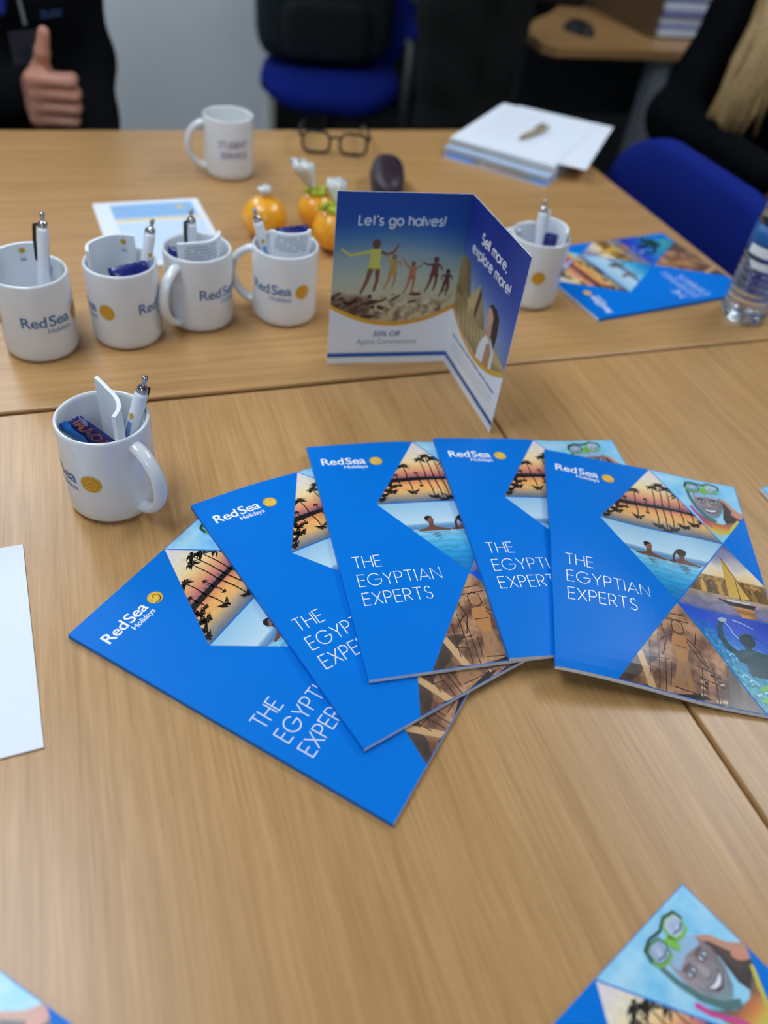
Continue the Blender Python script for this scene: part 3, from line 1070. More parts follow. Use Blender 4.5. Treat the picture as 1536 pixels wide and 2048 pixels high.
def panel2():
    p = Print()
    top = [(i * 148 / 24, arc_v(i * 148 / 24)) for i in range(25)]

    def sky(u, v):
        c = ramp([(0, (22, 40, 128)), (40, (30, 52, 140)), (70, (70, 98, 168)), (96, (140, 162, 190)), (118, (176, 182, 176)), (150, (196, 184, 130))], v + .12 * (70 - u))
        return mixc(c, (60, 84, 164), max(0, (u - 90) / 70) * .7)
    p.poly([(0, 0), (148, 0)] + top[::-1], sky, 1)
    p.grid(.0035)
    q = Print()
    ST = lambda u, v: shade((178, 160, 108), 1 + .25 * math.sin(v * 2.2 + u * .9) * .4 + .3 * nz(u, v, .3))
    q.poly([(-6, 66), (24, 66), (44, 112), (-6, 112)], lambda u, v: shade((150, 130, 84) if u < 22 + (v - 66) * .2 else (96, 84, 62), 1 + .2 * nz(u, v, .2)), 2)
    q.poly([(34, 106), (58, 76), (82, 104), (84, 118), (36, 120)], lambda u, v: shade((186, 168, 118) if u < 60 else (124, 106, 76), 1 + .2 * nz(u, v, .2)), 3)
    q.poly([(-4, 100), (50, 104), (88, 112), (148, 128), (148, 156), (-4, 156)], ST, 2)
    for k in range(7):
        q.line([(4 + 10 * k, 106 + k), (20 + 14 * k, 152)], 1.6, (128, 108, 70), 4, 3)
    q.poly([(60, 78), (66, 84), (60, 116), (54, 114)], (84, 66, 50), 4)
    # woman in a white top
    q.poly([(92, 84), (104, 79), (114, 86), (117, 104), (114, 130), (107, 142), (102, 132), (104, 108)], (52, 38, 32), 5)
    q.ell(95, 93, 7.2, 9.5, (206, 158, 132), 6, rot=-10)
    q.poly([(88, 84), (96, 78), (106, 82), (108, 96), (101, 90), (95, 85)], (58, 42, 34), 7)
    q.poly([(93, 100), (103, 98), (104, 118), (95, 118)], (198, 150, 122), 5)
    q.poly([(84, 128), (94, 116), (106, 114), (118, 124), (120, 158), (78, 158), (80, 140)], (224, 228, 232), 5)
    q.poly([(98, 124), (106, 121), (112, 130), (112, 158), (96, 158)], (184, 138, 104), 6)
    q.clip([(0, 0), (148, 0), (148, 131), (111, 148), (74, 153.5), (37, 148), (0, 131)])
    q.poly(top + [(s, v + 5.2) for s, v in top[::-1]], lambda u, v: mixc((222, 150, 44), (226, 180, 40), u / 148), 8)
    q.strokes('Sell more,', 42, 35.5, 66, 11.0, 2.0, (226, 232, 244), 9)
    q.strokes('explore more!', 24, 53, 100, 11.0, 2.0, (226, 232, 244), 9)
    for a_, b_ in ((12, 30), (32, 52), (54, 66), (68, 92), (94, 112), (114, 136)):
        q.line([(a_, 164), (b_, 164)], 2.6, (92, 122, 180), 2)
    for k in range(3):
        q.line([(14, 173 + 5.4 * k), (134 - 22 * (k == 2), 173 + 5.4 * k)], 1.1, (186, 194, 208), 2)
    q.poly([(0, 195), (148, 195), (148, 200.8), (0, 200.8)], (18, 90, 178), 2)
    return merge(p, q, 'flyer_right_print', M_MATT)


def merge(p, q, name, material):
    off = len(p.fills)
    p.fills += q.fills
    for f in q.bm.faces:
        f.material_index += off
    tmp = bpy.data.meshes.new('tmp'); q.bm.to_mesh(tmp); q.bm.free()
    p.bm.from_mesh(tmp); bpy.data.meshes.remove(tmp)
    return p.mesh(name, material)


def upright(px, py, dx, dy):
    """matrix for a sheet standing on the table: local x along (dx,dy), local y up (v down), local z its printed side"""
    e = Vector((dx, dy, 0)).normalized()
    u_ = Vector((0, 0, 1))
    n = e.cross(u_)
    mm = Matrix.Identity(4)
    for i in range(3):
        mm[i][0], mm[i][1], mm[i][2] = e[i], u_[i], n[i]
    mm.translation = (px, py, T + 0.2105)
    return mm


fold = Vector((0.3915, 0.7765)); fl = Vector((0.2435, 0.7935)); fr_ = Vector((0.3895, 0.6285))
fl = fold + (fl - fold).normalized() * 0.148
fr_ = fold + (fr_ - fold).normalized() * 0.148
t_ = thing('folded_flyer', 'folded card flyer standing open between the mugs and the brochure fan', 'flyer', (fold.x, fold.y, T))
inv = Matrix.Translation((-fold.x, -fold.y, -T))
for nm, a, b, fn in (('left_panel', fl, fold, panel1), ('right_panel', fold, fr_, panel2)):
    mm = inv @ upright(a.x, a.y, (b - a).x, (b - a).y)
    s_ = obj(nm, box(0, 0.148, -0.210, 0, -0.0006, 0), M_PAPER, t_, matrix=mm)
    obj('panel_print', fn(), None, s_)

# ------------------------------------------------------------------ mugs
MR, MH = 0.041, 0.095


def cyl_wrap(me, r, a0, z0):
    """wrap flat print (x along the rim, y up) round a cylinder of radius r, starting at angle a0"""
    for v in me.vertices:
        a = a0 + v.co.x / r
        rr = r + v.co.z + 0.00012
        v.co = (rr * math.cos(a), rr * math.sin(a), z0 + v.co.y)
    me.update()
    return me


def logo_wrap(a0):
    q = Print()
    q.text2d(glyphs('Red', .016), 0, 0, 27, 12.6, (64, 112, 168), 1)
    q.text2d(glyphs('Sea', .016), 29.5, 0, 25.5, 12.6, (64, 112, 168), 1)
    q.text2d(glyphs('Holidays', .006), 27, 8.4, 28, 6.0, (84, 128, 176), 1)
    r = 9.6
    q.ell(69, -3.4, r, r, (200, 150, 40), 1, 32)
    q.ell(69, -3.4, r * .92, r * .92, (222, 196, 110), 2, 32)
    q.ell(69, -3.4, r * .86, r * .86, (206, 152, 36), 3, 32)
    sp = [(69 + (1.2 + 5.2 * i / 26) * math.cos(i * .34), -3.4 + (1.2 + 5.2 * i / 26) * math.sin(i * .34)) for i in range(27)]
    q.line(sp, .5, (224, 178, 76), 4, 1.4)
    slice_grid(q.bm, .0025, None)
    return cyl_wrap(q.mesh('logo_wrap', M_PRINT), MR, a0, 0.046)


def mug_body():
    prof = [(0, 0.004), (0.030, 0.004), (0.0315, 0.0), (0.0345, 0.0), (0.0385, 0.0022), (0.0404, 0.006), (MR, 0.012), (MR, MH - 0.003), (MR - 0.0004, MH - 0.001), (MR - 0.0018, MH), (MR - 0.0032, MH - 0.001),
            (MR - 0.0037, MH - 0.004), (MR - 0.0039, 0.014), (MR - 0.007, 0.009), (0.026, 0.0075), (0, 0.0075)]
    return lathe(prof, 72)


def handle_path(n=22):
    pts = []
    for i in range(n + 1):
        a = R(96 - 192 * i / n)
        pts.append((MR - 0.006 + 0.0335 * math.cos(a) * (1.0 if abs(math.cos(a)) > .2 else 1.0), 0, 0.0480 + 0.0355 * math.sin(a)))
    pts = [(MR - 0.003, 0, pts[0][2] - 0.001)] + pts[1:-1] + [(MR - 0.003, 0, pts[-1][2] + 0.001)]
    return pts


bm = mug_body(); bm.normal_update()
MUG_ME = bpy.data.meshes.new('mug_body'); bm.to_mesh(MUG_ME); bm.free(); MUG_ME.materials.append(M_CERAMIC)
MUG_ME.polygons.foreach_set('use_smooth', [True] * len(MUG_ME.polygons))
hp = handle_path()
rad = [0.0068 if 0 < i < len(hp) - 1 else 0.0085 for i in range(len(hp))]
bm = tube(hp, rad, 14, flat=0.72); bm.normal_update()
HAN_ME = bpy.data.meshes.new('mug_handle'); bm.to_mesh(HAN_ME); bm.free(); HAN_ME.materials.append(M_CERAMIC)
HAN_ME.polygons.foreach_set('use_smooth', [True] * len(HAN_ME.polygons))
LOGO_A = logo_wrap(R(38)); LOGO_B = logo_wrap(R(186))


class Frame:
    """viewer frame at a mug: right, away, up"""

    def __init__(self, x, y):
        d = Vector((x, y, 0)).normalized()
        self.o = Vector((x, y, T))
        self.away = d
        self.right = Vector((d.y, -d.x, 0))
        self.phi0 = math.atan2(-d.y, -d.x)

    def p(self, X_, Y_, Z_):
        return self.o + self.right * X_ + self.away * Y_ + Vector((0, 0, Z_))


def mug(label, x, y, az, group='logo mugs', logos=True, body=MUG_ME, turn=0.0):
    fr = Frame(x, y)
    t_ = thing('mug', label, 'mug', (x, y, T + 0.0004), fr.phi0 + R(az), group)
    obj('mug_body', body, None, t_)
    obj('handle', HAN_ME, None, t_)
    if logos:
        obj('logo', LOGO_A, None, t_, rot=(0, 0, R(turn)))
        obj('logo', LOGO_B, None, t_, rot=(0, 0, R(turn)))
    return fr, t_


# pen: white barrel, dark clip, chrome clicker
def pen(label, a, b, barrel=M_PENW, group='pens in the mugs', clip_az=0.0):
    """a = tip, b = clicker end"""
    a = Vector(a); b = Vector(b)
    z = (b - a).normalized()
    L = (b - a).length
    x_ = z.orthogonal().normalized()
    x_ = (Matrix.Rotation(clip_az, 3, z) @ x_).normalized()
    y_ = z.cross(x_)
    mm = Matrix.Identity(4)
    for i in range(3):
        mm[i][0], mm[i][1], mm[i][2] = x_[i], y_[i], z[i]
    mm.translation = a
    t_ = thing('pen', label, 'pen', group=group, matrix=mm)
    obj('barrel', lathe([(0, 0.012), (0.0030, 0.012), (0.0050, 0.022), (0.0060, 0.045), (0.0065, 0.075), (0.0061, L - 0.020), (0.0052, L - 0.016), (0, L - 0.016)], 20), barrel, t_, smooth=True)
    obj('tip', lathe([(0, 0), (0.0006, 0), (0.0010, 0.003), (0.0030, 0.012), (0, 0.012)], 16), M_CHROME, t_, smooth=True)
    obj('clicker', lathe([(0, L), (0.0020, L), (0.0027, L - 0.0012), (0.0027, L - 0.005), (0.0020, L - 0.006), (0.0020, L - 0.009), (0.0044, L - 0.010), (0.0052, L - 0.013), (0.0052, L - 0.016), (0, L - 0.016)], 20), M_CHROME, t_, smooth=True)
    obj('clip', tube([(0.0045, 0, L - 0.013), (0.0085, 0, L - 0.014), (0.0086, 0, L - 0.03), (0.0070, 0, L - 0.052)], [.0016, .0020, .0018, .0014], 8), M_BLACK if clip_az >= 0 else M_PENW, t_, smooth=True)
    q = Print()
    q.poly([(0, 0), (5, 0), (5, 22), (0, 22)], (120, 160, 220), 1)
    q.ell(2.5, -6, 2.6, 3.0, (206, 170, 60), 1)
    slice_grid(q.bm, .001, None)
    me = q.mesh('pen_print', M_PRINT)
    for v in me.vertices:
        an = PI + (v.co.x - .0025) / .0064
        rr = .00640 + v.co.z
        v.co = (rr * math.cos(an), rr * math.sin(an), L - 0.045 + v.co.y)
    obj('pen_print', me, None, t_)
    return t_


def spline(pts, n):
    """Catmull-Rom through 2-d points"""
    P = [pts[0]] + list(pts) + [pts[-1]]
    out = []
    segs = len(pts) - 1
    for i in range(segs):
        p0, p1, p2, p3 = P[i:i + 4]
        m_ = n // segs
        for k in range(m_ + (1 if i == segs - 1 else 0)):
            t = k / m_
            out.append(tuple(.5 * ((2 * p1[j]) + (-p0[j] + p2[j]) * t + (2 * p0[j] - 5 * p1[j] + 4 * p2[j] - p3[j]) * t * t + (-p0[j] + 3 * p1[j] - 3 * p2[j] + p3[j]) * t ** 3) for j in range(2)))
    return out


def notepad(label, fr, plan, z0, z1, th=0.0035, group='curled notepads in the mugs', logo_at=None, tilt=0.0, text=False):
    """a small pad curled to stand in a mug; plan = its top edge seen from above in the viewer frame (m)"""
    P = spline(plan, 24)
    t_ = thing('notepad', label, 'notepad', fr.o, 0, group)
    bm = bmesh.new()
    n = len(P)
    rows = []
    for i in range(n):
        a, b = P[max(i - 1, 0)], P[min(i + 1, n - 1)]
        d = Vector((b[0] - a[0], b[1] - a[1])).normalized()
        nx, ny = -d.y * th, d.x * th
        sh = tilt * i / (n - 1)
        rows.append([(P[i][0], P[i][1], z0), (P[i][0], P[i][1], z1 + sh), (P[i][0] + nx, P[i][1] + ny, z1 + sh), (P[i][0] + nx, P[i][1] + ny, z0)])
    V = [[bm.verts.new(fr.p(*p) - fr.o) for p in r_] for r_ in rows]
    for a, b in zip(V, V[1:]):
        for k in range(4):
            bm.faces.new((a[k], a[(k + 1) % 4], b[(k + 1) % 4], b[k]))
    bm.faces.new(V[0]); bm.faces.new(V[-1][::-1])
    bmesh.ops.recalc_face_normals(bm, faces=bm.faces[:])
    obj('pad', bm, M_PAPER, t_)
    if text:                               # grey print on the sheet facing the viewer
        q = Print()
        for r_ in range(5):
            for c_ in range(16):
                if (r_ * 7 + c_ * 5) % 11:
                    q.poly([(c_ * 2.6, r_ * 4), (c_ * 2.6 + 2, r_ * 4), (c_ * 2.6 + 2, r_ * 4 + 2), (c_ * 2.6, r_ * 4 + 2)], (170, 176, 190), 1)
        me = q.mesh('pad_print', M_MATT)
        Ls = [0]
        for a, b in zip(P, P[1:]):
            Ls.append(Ls[-1] + math.hypot(b[0] - a[0], b[1] - a[1]))
        for v in me.vertices:
            s = v.co.x + .008
            i = min(max(int(np.searchsorted(Ls, s)), 1), n - 1)
            k = min(1, max(0, (s - Ls[i - 1]) / (Ls[i] - Ls[i - 1])))
            a, b = P[i - 1], P[i]
            d = Vector((b[0] - a[0], b[1] - a[1])).normalized()
            X_, Y_ = a[0] + (b[0] - a[0]) * k + d.y * .0004, a[1] + (b[1] - a[1]) * k - d.x * .0004
            v.co = fr.p(X_, Y_, z1 - .004 + v.co.y) - fr.o
        me.update()
        obj('pad_print', me, None, t_)
    if logo_at is not None:
        q = Print()
        q.ell(0, 0, 3.4, 3.4, (200, 160, 60), 1)
        q.text2d(glyphs('Red Sea', .01), -3, 12, 6, 4.4, (90, 120, 180), 1)
        me = q.mesh('pad_logo', M_MATT)
        i = int(logo_at * (n - 2)); a, b = P[i], P[i + 1]
        d = Vector((b[0] - a[0], b[1] - a[1])).normalized()
        for v in me.vertices:
            v.co = fr.p(a[0] + d.x * v.co.x + d.y * .0005, a[1] + d.y * v.co.x - d.x * .0005, z1 - .008 + v.co.y) - fr.o
        me.update()
        obj('pad_logo', me, None, t_)
    return t_


M_WRAP = mat('navy_wrapper', (20, 32, 110), 0.25, vary=0.12, scale=150, bump=0.3, bscale=150, coat=0.2)


def wrapper(label, mm, w_=0.040, h_=0.060, deco=False):
    """a flat sweet packet with crimped ends; mm places its centre"""
    t_ = thing('sweet_packet', label, 'sweet packet', group='navy sweet packets in the mugs', matrix=mm)
    bm = bmesh.new()
    nu, nv = 10, 14
    for sgn in (1, -1):
        g = [[bm.verts.new(((i / nu - .5) * w_, (j / nv - .5) * h_ + (0.0012 if (j in (0, nv) and i % 2) else 0), sgn * 0.0042 * (max(0, 1 - (2 * i / nu - 1) ** 2) ** .5) * max(0, 1 - abs(2 * j / nv - 1) ** 6))) for j in range(nv + 1)] for i in range(nu + 1)]
        for i in range(nu):
            for j in range(nv):
                f = (g[i][j], g[i + 1][j], g[i + 1][j + 1], g[i][j + 1])
                bm.faces.new(f if sgn > 0 else f[::-1])
    bmesh.ops.remove_doubles(bm, verts=bm.verts[:], dist=1e-5)
    obj('packet', bm, M_WRAP, t_, smooth=True)
    if deco:
        q = Print()
        # lettering in gold outline, and the light blue / red / yellow artwork below it
        s2 = Print()
        q.text2d(glyphs('MAOAM', .03), -23, -4, 44, 9.5, (196, 110, 40), 2)
        q.text2d(glyphs('MAOAM', -.01), -22, -4.4, 42, 8.6, (24, 34, 112), 3)
        q.poly([(-28, 1), (-8, -1), (2, 4), (4, 12), (-6, 17), (-28, 17)], (44, 130, 216), 2)
        q.poly([(2, 4), (8, 3), (10, 12), (4, 14)], (206, 60, 50), 3)
        q.poly([(8, 3), (22, 4), (22, 14), (10, 14)], (232, 206, 130), 3)
        q.ell(-20, -14, 5, 2.0, (120, 130, 190), 2)
        s2.bm.free()
        q.bm.transform(Matrix.Rotation(-PI / 2, 4, 'Z'))
        slice_grid(q.bm, .004, .004)
        me = q.mesh('packet_print', M_PRINT)
        for v in me.vertices:
            xx = 2 * v.co.x / w_; yy = 2 * v.co.y / h_
            v.co.z += 0.0042 * max(0, 1 - xx * xx) ** .5 * max(0, 1 - abs(yy) ** 6) + 0.0004
        me.update()
        obj('packet_print', me, None, t_)
    return t_


def basis(fr, pos, ex, ey):
    """matrix at viewer-frame position pos with local x = ex, local y = ey (viewer frame directions)"""
    D_ = lambda v: fr.right * v[0] + fr.away * v[1] + Vector((0, 0, v[2]))
    a = D_(ex).normalized(); b = D_(ey); b = (b - a * b.dot(a)).normalized(); c = a.cross(b)
    mm = Matrix.Identity(4)
    for i in range(3):
        mm[i][0], mm[i][1], mm[i][2] = a[i], b[i], c[i]
    mm.translation = fr.p(*pos)
    return mm


# mug in front, by the brochure fan
f0, _ = mug('white logo mug standing alone beside the brochure fan', -0.0160, 0.6045, 34, turn=17)
notepad('white notepad bent into a J in the mug beside the fan', f0, [(-.001, .031), (.006, .014), (.0125, -.004), (.0130, -.018), (.0075, -.030)], .0085, .1150)
pen('white pen with chrome clicker in the mug beside the fan', f0.p(.002, -.006, .0105), f0.p(.0412, .004, .1285))
wrapper('navy sweet packet with gold lettering in the mug beside the fan', basis(f0, (-.0105, .001, .0715), (.62, -.45, .64), (-.62, .10, .78)), .032, .050, deco=True)

# row of mugs on the far table
f1, _ = mug('white logo mug at the left end of the row, its pen standing tallest', -0.0735, 0.8840, 147)
notepad('curled white notepad with a small gold dot in the left end mug', f1, [(-.030, -.013), (-.032, .006), (-.020, .022), (-.002, .029), (.012, .028)], .009, .112, logo_at=.82)
pen('white pen with printed barrel in the left end mug of the row', f1.p(.002, -.015, .011), f1.p(.026, .006, .155), clip_az=2.2)

f2, _ = mug('white logo mug second in the row, gold dot left of its lettering', 0.0235, 0.8960, -166)
notepad('curled white notepad with a small gold dot in the second mug', f2, [(-.031, -.010), (-.030, .008), (-.014, .024), (.004, .029), (.018, .024)], .009, .112, logo_at=.86)
pen('white pen leaning to the right in the second mug of the row', f2.p(.008, -.010, .011), f2.p(.041, .010, .138), clip_az=1.2)
wrapper('navy sweet packet lying low in the second mug of the row', basis(f2, (.010, -.014, .080), (1, .2, .10), (0, .5, .86)), .044, .030)

f3, _ = mug('white logo mug third in the row, handle turned to its neighbour', 0.1140, 0.9225, -38)
notepad('curled white notepad with grey print in the third mug', f3, [(-.022, -.020), (-.004, -.017), (.014, -.012), (.026, .002), (.029, .018)], .009, .107, text=True)
pen('white pen upright behind the notepad in the third mug', f3.p(-.010, .000, .011), f3.p(-.004, .010, .136), clip_az=2.8)
wrapper('navy sweet packet tucked in the third mug of the row', basis(f3, (-.024, .002, .076), (1, -.2, 0), (0, .3, .95)), .022, .030)

f4, _ = mug('white logo mug at the right end of the row beside the flyer', 0.2215, 0.9200, -103)
notepad('curled white notepad with grey print in the right end mug', f4, [(-.020, .002), (-.004, -.006), (.012, -.006), (.026, .001), (.031, .012)], .009, .110, text=True)
pen('white pen leaning left in the right end mug of the row', f4.p(-.004, .000, .011), f4.p(-.0385, .006, .134), clip_az=.6)
wrapper('navy sweet packet showing behind the notepad in the right end mug', basis(f4, (.010, .016, .082), (1, .1, .14), (0, .25, .97)), .040, .052)

f5, _ = mug('white logo mug partly hidden behind the standing flyer', 0.5745, 0.9170, -120)
notepad('white notepad curled along the rim of the mug behind the flyer', f5, [(-.004, .033), (.012, .030), (.024, .022), (.031, .006), (.030, -.010)], .009, .106)
pen('white pen standing in the mug behind the flyer', f5.p(.004, -.010, .011), f5.p(-.006, .010, .137), clip_az=-1.0)
wrapper('square navy sweet packet in the mug behind the flyer', basis(f5, (.011, .004, .082), (1, 0, 0), (0, .2, .98)), .024, .026)

# the older mug with purple lettering
f6, t6 = mug('white mug with purple lettering, empty, at the far edge of the table', 0.2350, 1.3930, -82, group=None, logos=False)
q = Print()
PUR = (110, 92, 140)
q.text2d(glyphs('STUDENT', .012), 0, 0, 48, 10.4, PUR, 1)
q.text2d(glyphs('SERVICE', .012), 3, 17, 45, 10.4, PUR, 1)
slice_grid(q.bm, .003, None)
obj('lettering', cyl_wrap(q.mesh('purple_lettering', M_PRINT), MR, R(58), .054), None, t6)
obj('drink', lathe([(0, 0.072), (0.036, 0.072), (0.0365, 0.0722), (0.036, 0.070), (0, 0.070)], 40), mat('milky_tea', (176, 184, 160), 0.2), t6)

# ------------------------------------------------------------------ papers, glasses, fruit and the rest of the table
# plain white card on the left
TR = Vector((-0.098, 0.555)); BR_ = Vector((-0.085, 0.342))
an = math.atan2((TR - BR_).y, (TR - BR_).x) - PI / 2
card = thing('folded_card', 'plain white folded card lying at the edge of the table left of the fan', 'card', (TR.x, TR.y, T + .0004), an)
obj('upper_leaf', box(-.148, 0, -.210, 0, .0007, .0013), M_PAPER, card)
obj('lower_leaf', box(-.1478, -.0004, -.2096, -.0004, 0, .0005), M_PAPER, card)

# printed leaflet behind the row of mugs
lf = thing('price_leaflet', 'white leaflet with a pale blue table printed on it, behind the mugs', 'leaflet', (0.004, 1.276, T + .0004), R(4.3))
obj('sheets', box(0, .160, -.215, 0, 0, .0016, .0003, 1), M_PAPER, lf)
q = Print()
q.poly([(24, 12), (148, 12), (148, 62), (24, 62)], (150, 196, 240), 1)
for k in range(9):
    q.line([(26, 16 + 5 * k), (146, 16 + 5 * k)], 1.6 if k % 2 else .8, (108, 158, 216) if k % 2 else (196, 222, 248), 2)
q.poly([(24, 64), (152, 64), (152, 72), (24, 72)], (238, 214, 150), 1)
q.ell(126, 30, 6, 6, (236, 200, 120), 3)
q.poly([(24, 78), (152, 78), (152, 200), (24, 200)], (206, 226, 246), 1)
obj('leaflet_print', q.mesh('leaflet_print', M_MATT), None, lf, loc=(0, 0, .0016))

# pile of notes at the far right corner: brochure at the bottom, then pads and loose sheets
pc = Vector((0.862, 1.497))


def at_pile(da, dx, dy, w_, h_):
    a = R(da)
    return (pc.x + dx - (w_ / 2) * math.cos(a) - (h_ / 2) * math.sin(a), pc.y + dy - (w_ / 2) * math.sin(a) + (h_ / 2) * math.cos(a), a)


x, y, a = at_pile(-47.0, -.028, -.022, .21, .297)
brochure('blue brochure at the bottom of the pile of notes', x, y, a, .0004)
zp = TH + .0006
for k, (nm, lb, cat, da, dx, dy, w_, h_, th_, m_) in enumerate((
        ('notebook', 'pale grey notebook in the pile of notes on the brochure', 'notebook', -47.5, -.020, -.010, .215, .30, .010, mat('pale_blue_card', (176, 196, 222), .6)),
        ('paper_pad', 'thick pad of white paper in the middle of the pile of notes', 'paper pad', -46, -.008, .006, .212, .298, .009, M_PAPER),
        ('loose_sheets', 'loose white sheets turned askew in the pile of notes', 'paper', -40, .036, -.004, .210, .297, .0016, M_PAPER),
        ('note_sheet', 'white sheet with faint writing on top of the pile of notes', 'paper', -45, -.010, .010, .210, .297, .0012, M_PAPER))):
    x, y, a = at_pile(da, dx, dy, w_, h_)
    t_ = thing(nm, lb, cat, (x, y, T + zp), a)
    if nm == 'notebook' or nm == 'paper_pad':
        obj('cover', box(0, w_, -h_, 0, th_ - .0008, th_), m_, t_)
        obj('pages', box(.001, w_ - .001, -h_ + .001, -.001, .0009, th_ - .0009), mat('pad_pages', (186, 186, 178), .8), t_)
        obj('back_cover', box(0, w_, -h_, 0, 0, .0008), m_, t_)
    else:
        obj('sheet', box(0, w_, -h_, 0, 0, th_), m_, t_)
        if nm == 'note_sheet':
            q = Print()
            for r_ in range(14):
                q.line([(20, 40 + 14 * r_), (90 + 70 * ((r_ * 37) % 10) / 10, 40 + 14 * r_)], 1.0, (196, 204, 216), 1)
            obj('writing', q.mesh('writing', M_MATT), None, t_, loc=(0, 0, th_))
    zp += th_ + .0003
ptz = T + zp + .0062
pen('tan and grey pen lying on top of the pile of notes', (0.806, 1.452, ptz), (0.908, 1.520, ptz), mat('tan_pen', (176, 160, 126), .35), group=None)

# spectacles
gl = thing('spectacles', 'black framed spectacles standing open at the far edge of the table', 'spectacles', (0.442, 1.470, T + .0005), R(-14))
for s in (-1, 1):
    P = [(s * .034 + x_, -.002 * abs(x_) / .02, .021 + z_) for x_, z_ in round_rect(.050, .036, .014, 5)]
    rim = obj('rim', tube(P, .0026, 8, closed=True), M_BLACK, gl, smooth=True)
    bm = bmesh.new()
    bm.faces.new([bm.verts.new(Vector(p) * 1.0) for p in P])
    r_ = bmesh.ops.extrude_face_region(bm, geom=bm.faces[:])
    bmesh.ops.translate(bm, verts=[v for v in r_['geom'] if isinstance(v, bmesh.types.BMVert)], vec=(0, .0015, 0))
    bmesh.ops.recalc_face_normals(bm, faces=bm.faces[:])
    obj('lens', bm, mat('lens', (245, 248, 250), .02, trans=1.0, ior=1.12, vary=0), rim)
    obj('temple', tube([(s * .061, .0, .031), (s * .064, .004, .031), (s * .063, .05, .030), (s * .058, .095, .026), (s * .054, .125, .006)], [.003, .003, .0024, .0024, .0032], 8), M_BLACK, gl, smooth=True)
    obj('nose_pad', lathe([(0, -.004), (.0022, -.003), (.003, 0), (.0022, .003), (0, .004)], 10), mat('clear_pad', (230, 232, 235), .1), gl, loc=(s * .0085, .006, .018))
obj('bridge', tube([(-.0095, -.001, .028), (-.004, -.002, .031), (.004, -.002, .031), (.0095, -.001, .028)], .0024, 8), M_BLACK, gl, smooth=True)


def superell(a, b, c, e=2.6, nu=28, nv=16):
    bm = bmesh.new()
    rows = []
    sg = lambda v, p: math.copysign(abs(v) ** p, v)
    for j in range(nv + 1):
        th = -PI / 2 + PI * j / nv
        row = []
        for i in range(nu):
            ph = 2 * PI * i / nu
            row.append(bm.verts.new((a * sg(math.cos(th), 2 / e) * sg(math.cos(ph), 2 / e), b * sg(math.cos(th), 2 / e) * sg(math.sin(ph), 2 / e), c * sg(math.sin(th), 2 / e))))
        rows.append(row)
    for p, r_ in zip(rows, rows[1:]):
        for i in range(nu):
            bm.faces.new((p[i], p[(i + 1) % nu], r_[(i + 1) % nu], r_[i]))
    bmesh.ops.remove_doubles(bm, verts=bm.verts[:], dist=1e-6)
    return bm


# dark spectacle case behind the flyer
cs = thing('spectacle_case', 'dark plum spectacle case on the table behind the flyer', 'case', (0.484, 1.290, T + .0005), R(-18))
M_CASE = mat('plum_leatherette', (50, 36, 48), .4, vary=.3, scale=90, bump=.5, bscale=250)
for nm, s in (('lid', 1), ('base', -1)):
    bm = superell(.029, .075, .026)
    bmesh.ops.bisect_plane(bm, geom=bm.verts[:] + bm.edges[:] + bm.faces[:], plane_co=(0, 0, s * .0006), plane_no=(0, 0, -s), clear_outer=True)
    bmesh.ops.holes_fill(bm, edges=bm.edges[:])
    obj(nm, bm, M_CASE, cs, loc=(0, 0, .026), smooth=True)
obj('hinge', box(-.0305, -.0285, -.03, .03, .0235, .0285, .0005), M_CHROME, cs)

# wrapped orange sweets
M_ORANGE = mat('orange_foil', (244, 168, 36), .3, vary=.12, scale=60, bump=.15, bscale=120, coat=.3)
M_LIME = mat('lime_ribbon', (178, 188, 46), .35, vary=.15, scale=90)
M_CELLO = mat('white_cellophane', (226, 232, 230), .25, vary=.08, scale=120, bump=.3, bscale=120)


def tuft(h_, r_, seed, lean):
    rnd = random.Random(seed)
    bm = bmesh.new()
    n = 30
    rows = []
    for j in range(7):
        t = j / 6
        rr = (.22 + .78 * t ** 1.2) * r_ * (1 if t < .9 else .86)
        rows.append([bm.verts.new((rr * (1 + (.28 * t) * math.cos(5 * 2 * PI * i / n + seed)) * math.cos(2 * PI * i / n) + lean[0] * t, rr * (1 + (.28 * t) * math.cos(5 * 2 * PI * i / n + seed)) * math.sin(2 * PI * i / n) + lean[1] * t, h_ * t + .004 * t * math.sin(3 * i + seed))) for i in range(n)])
    for a, b in zip(rows, rows[1:]):
        for i in range(n):
            bm.faces.new((a[i], a[(i + 1) % n], b[(i + 1) % n], b[i]))
    bm.faces.new(rows[-1]); bm.faces.new(rows[0][::-1])
    return bm


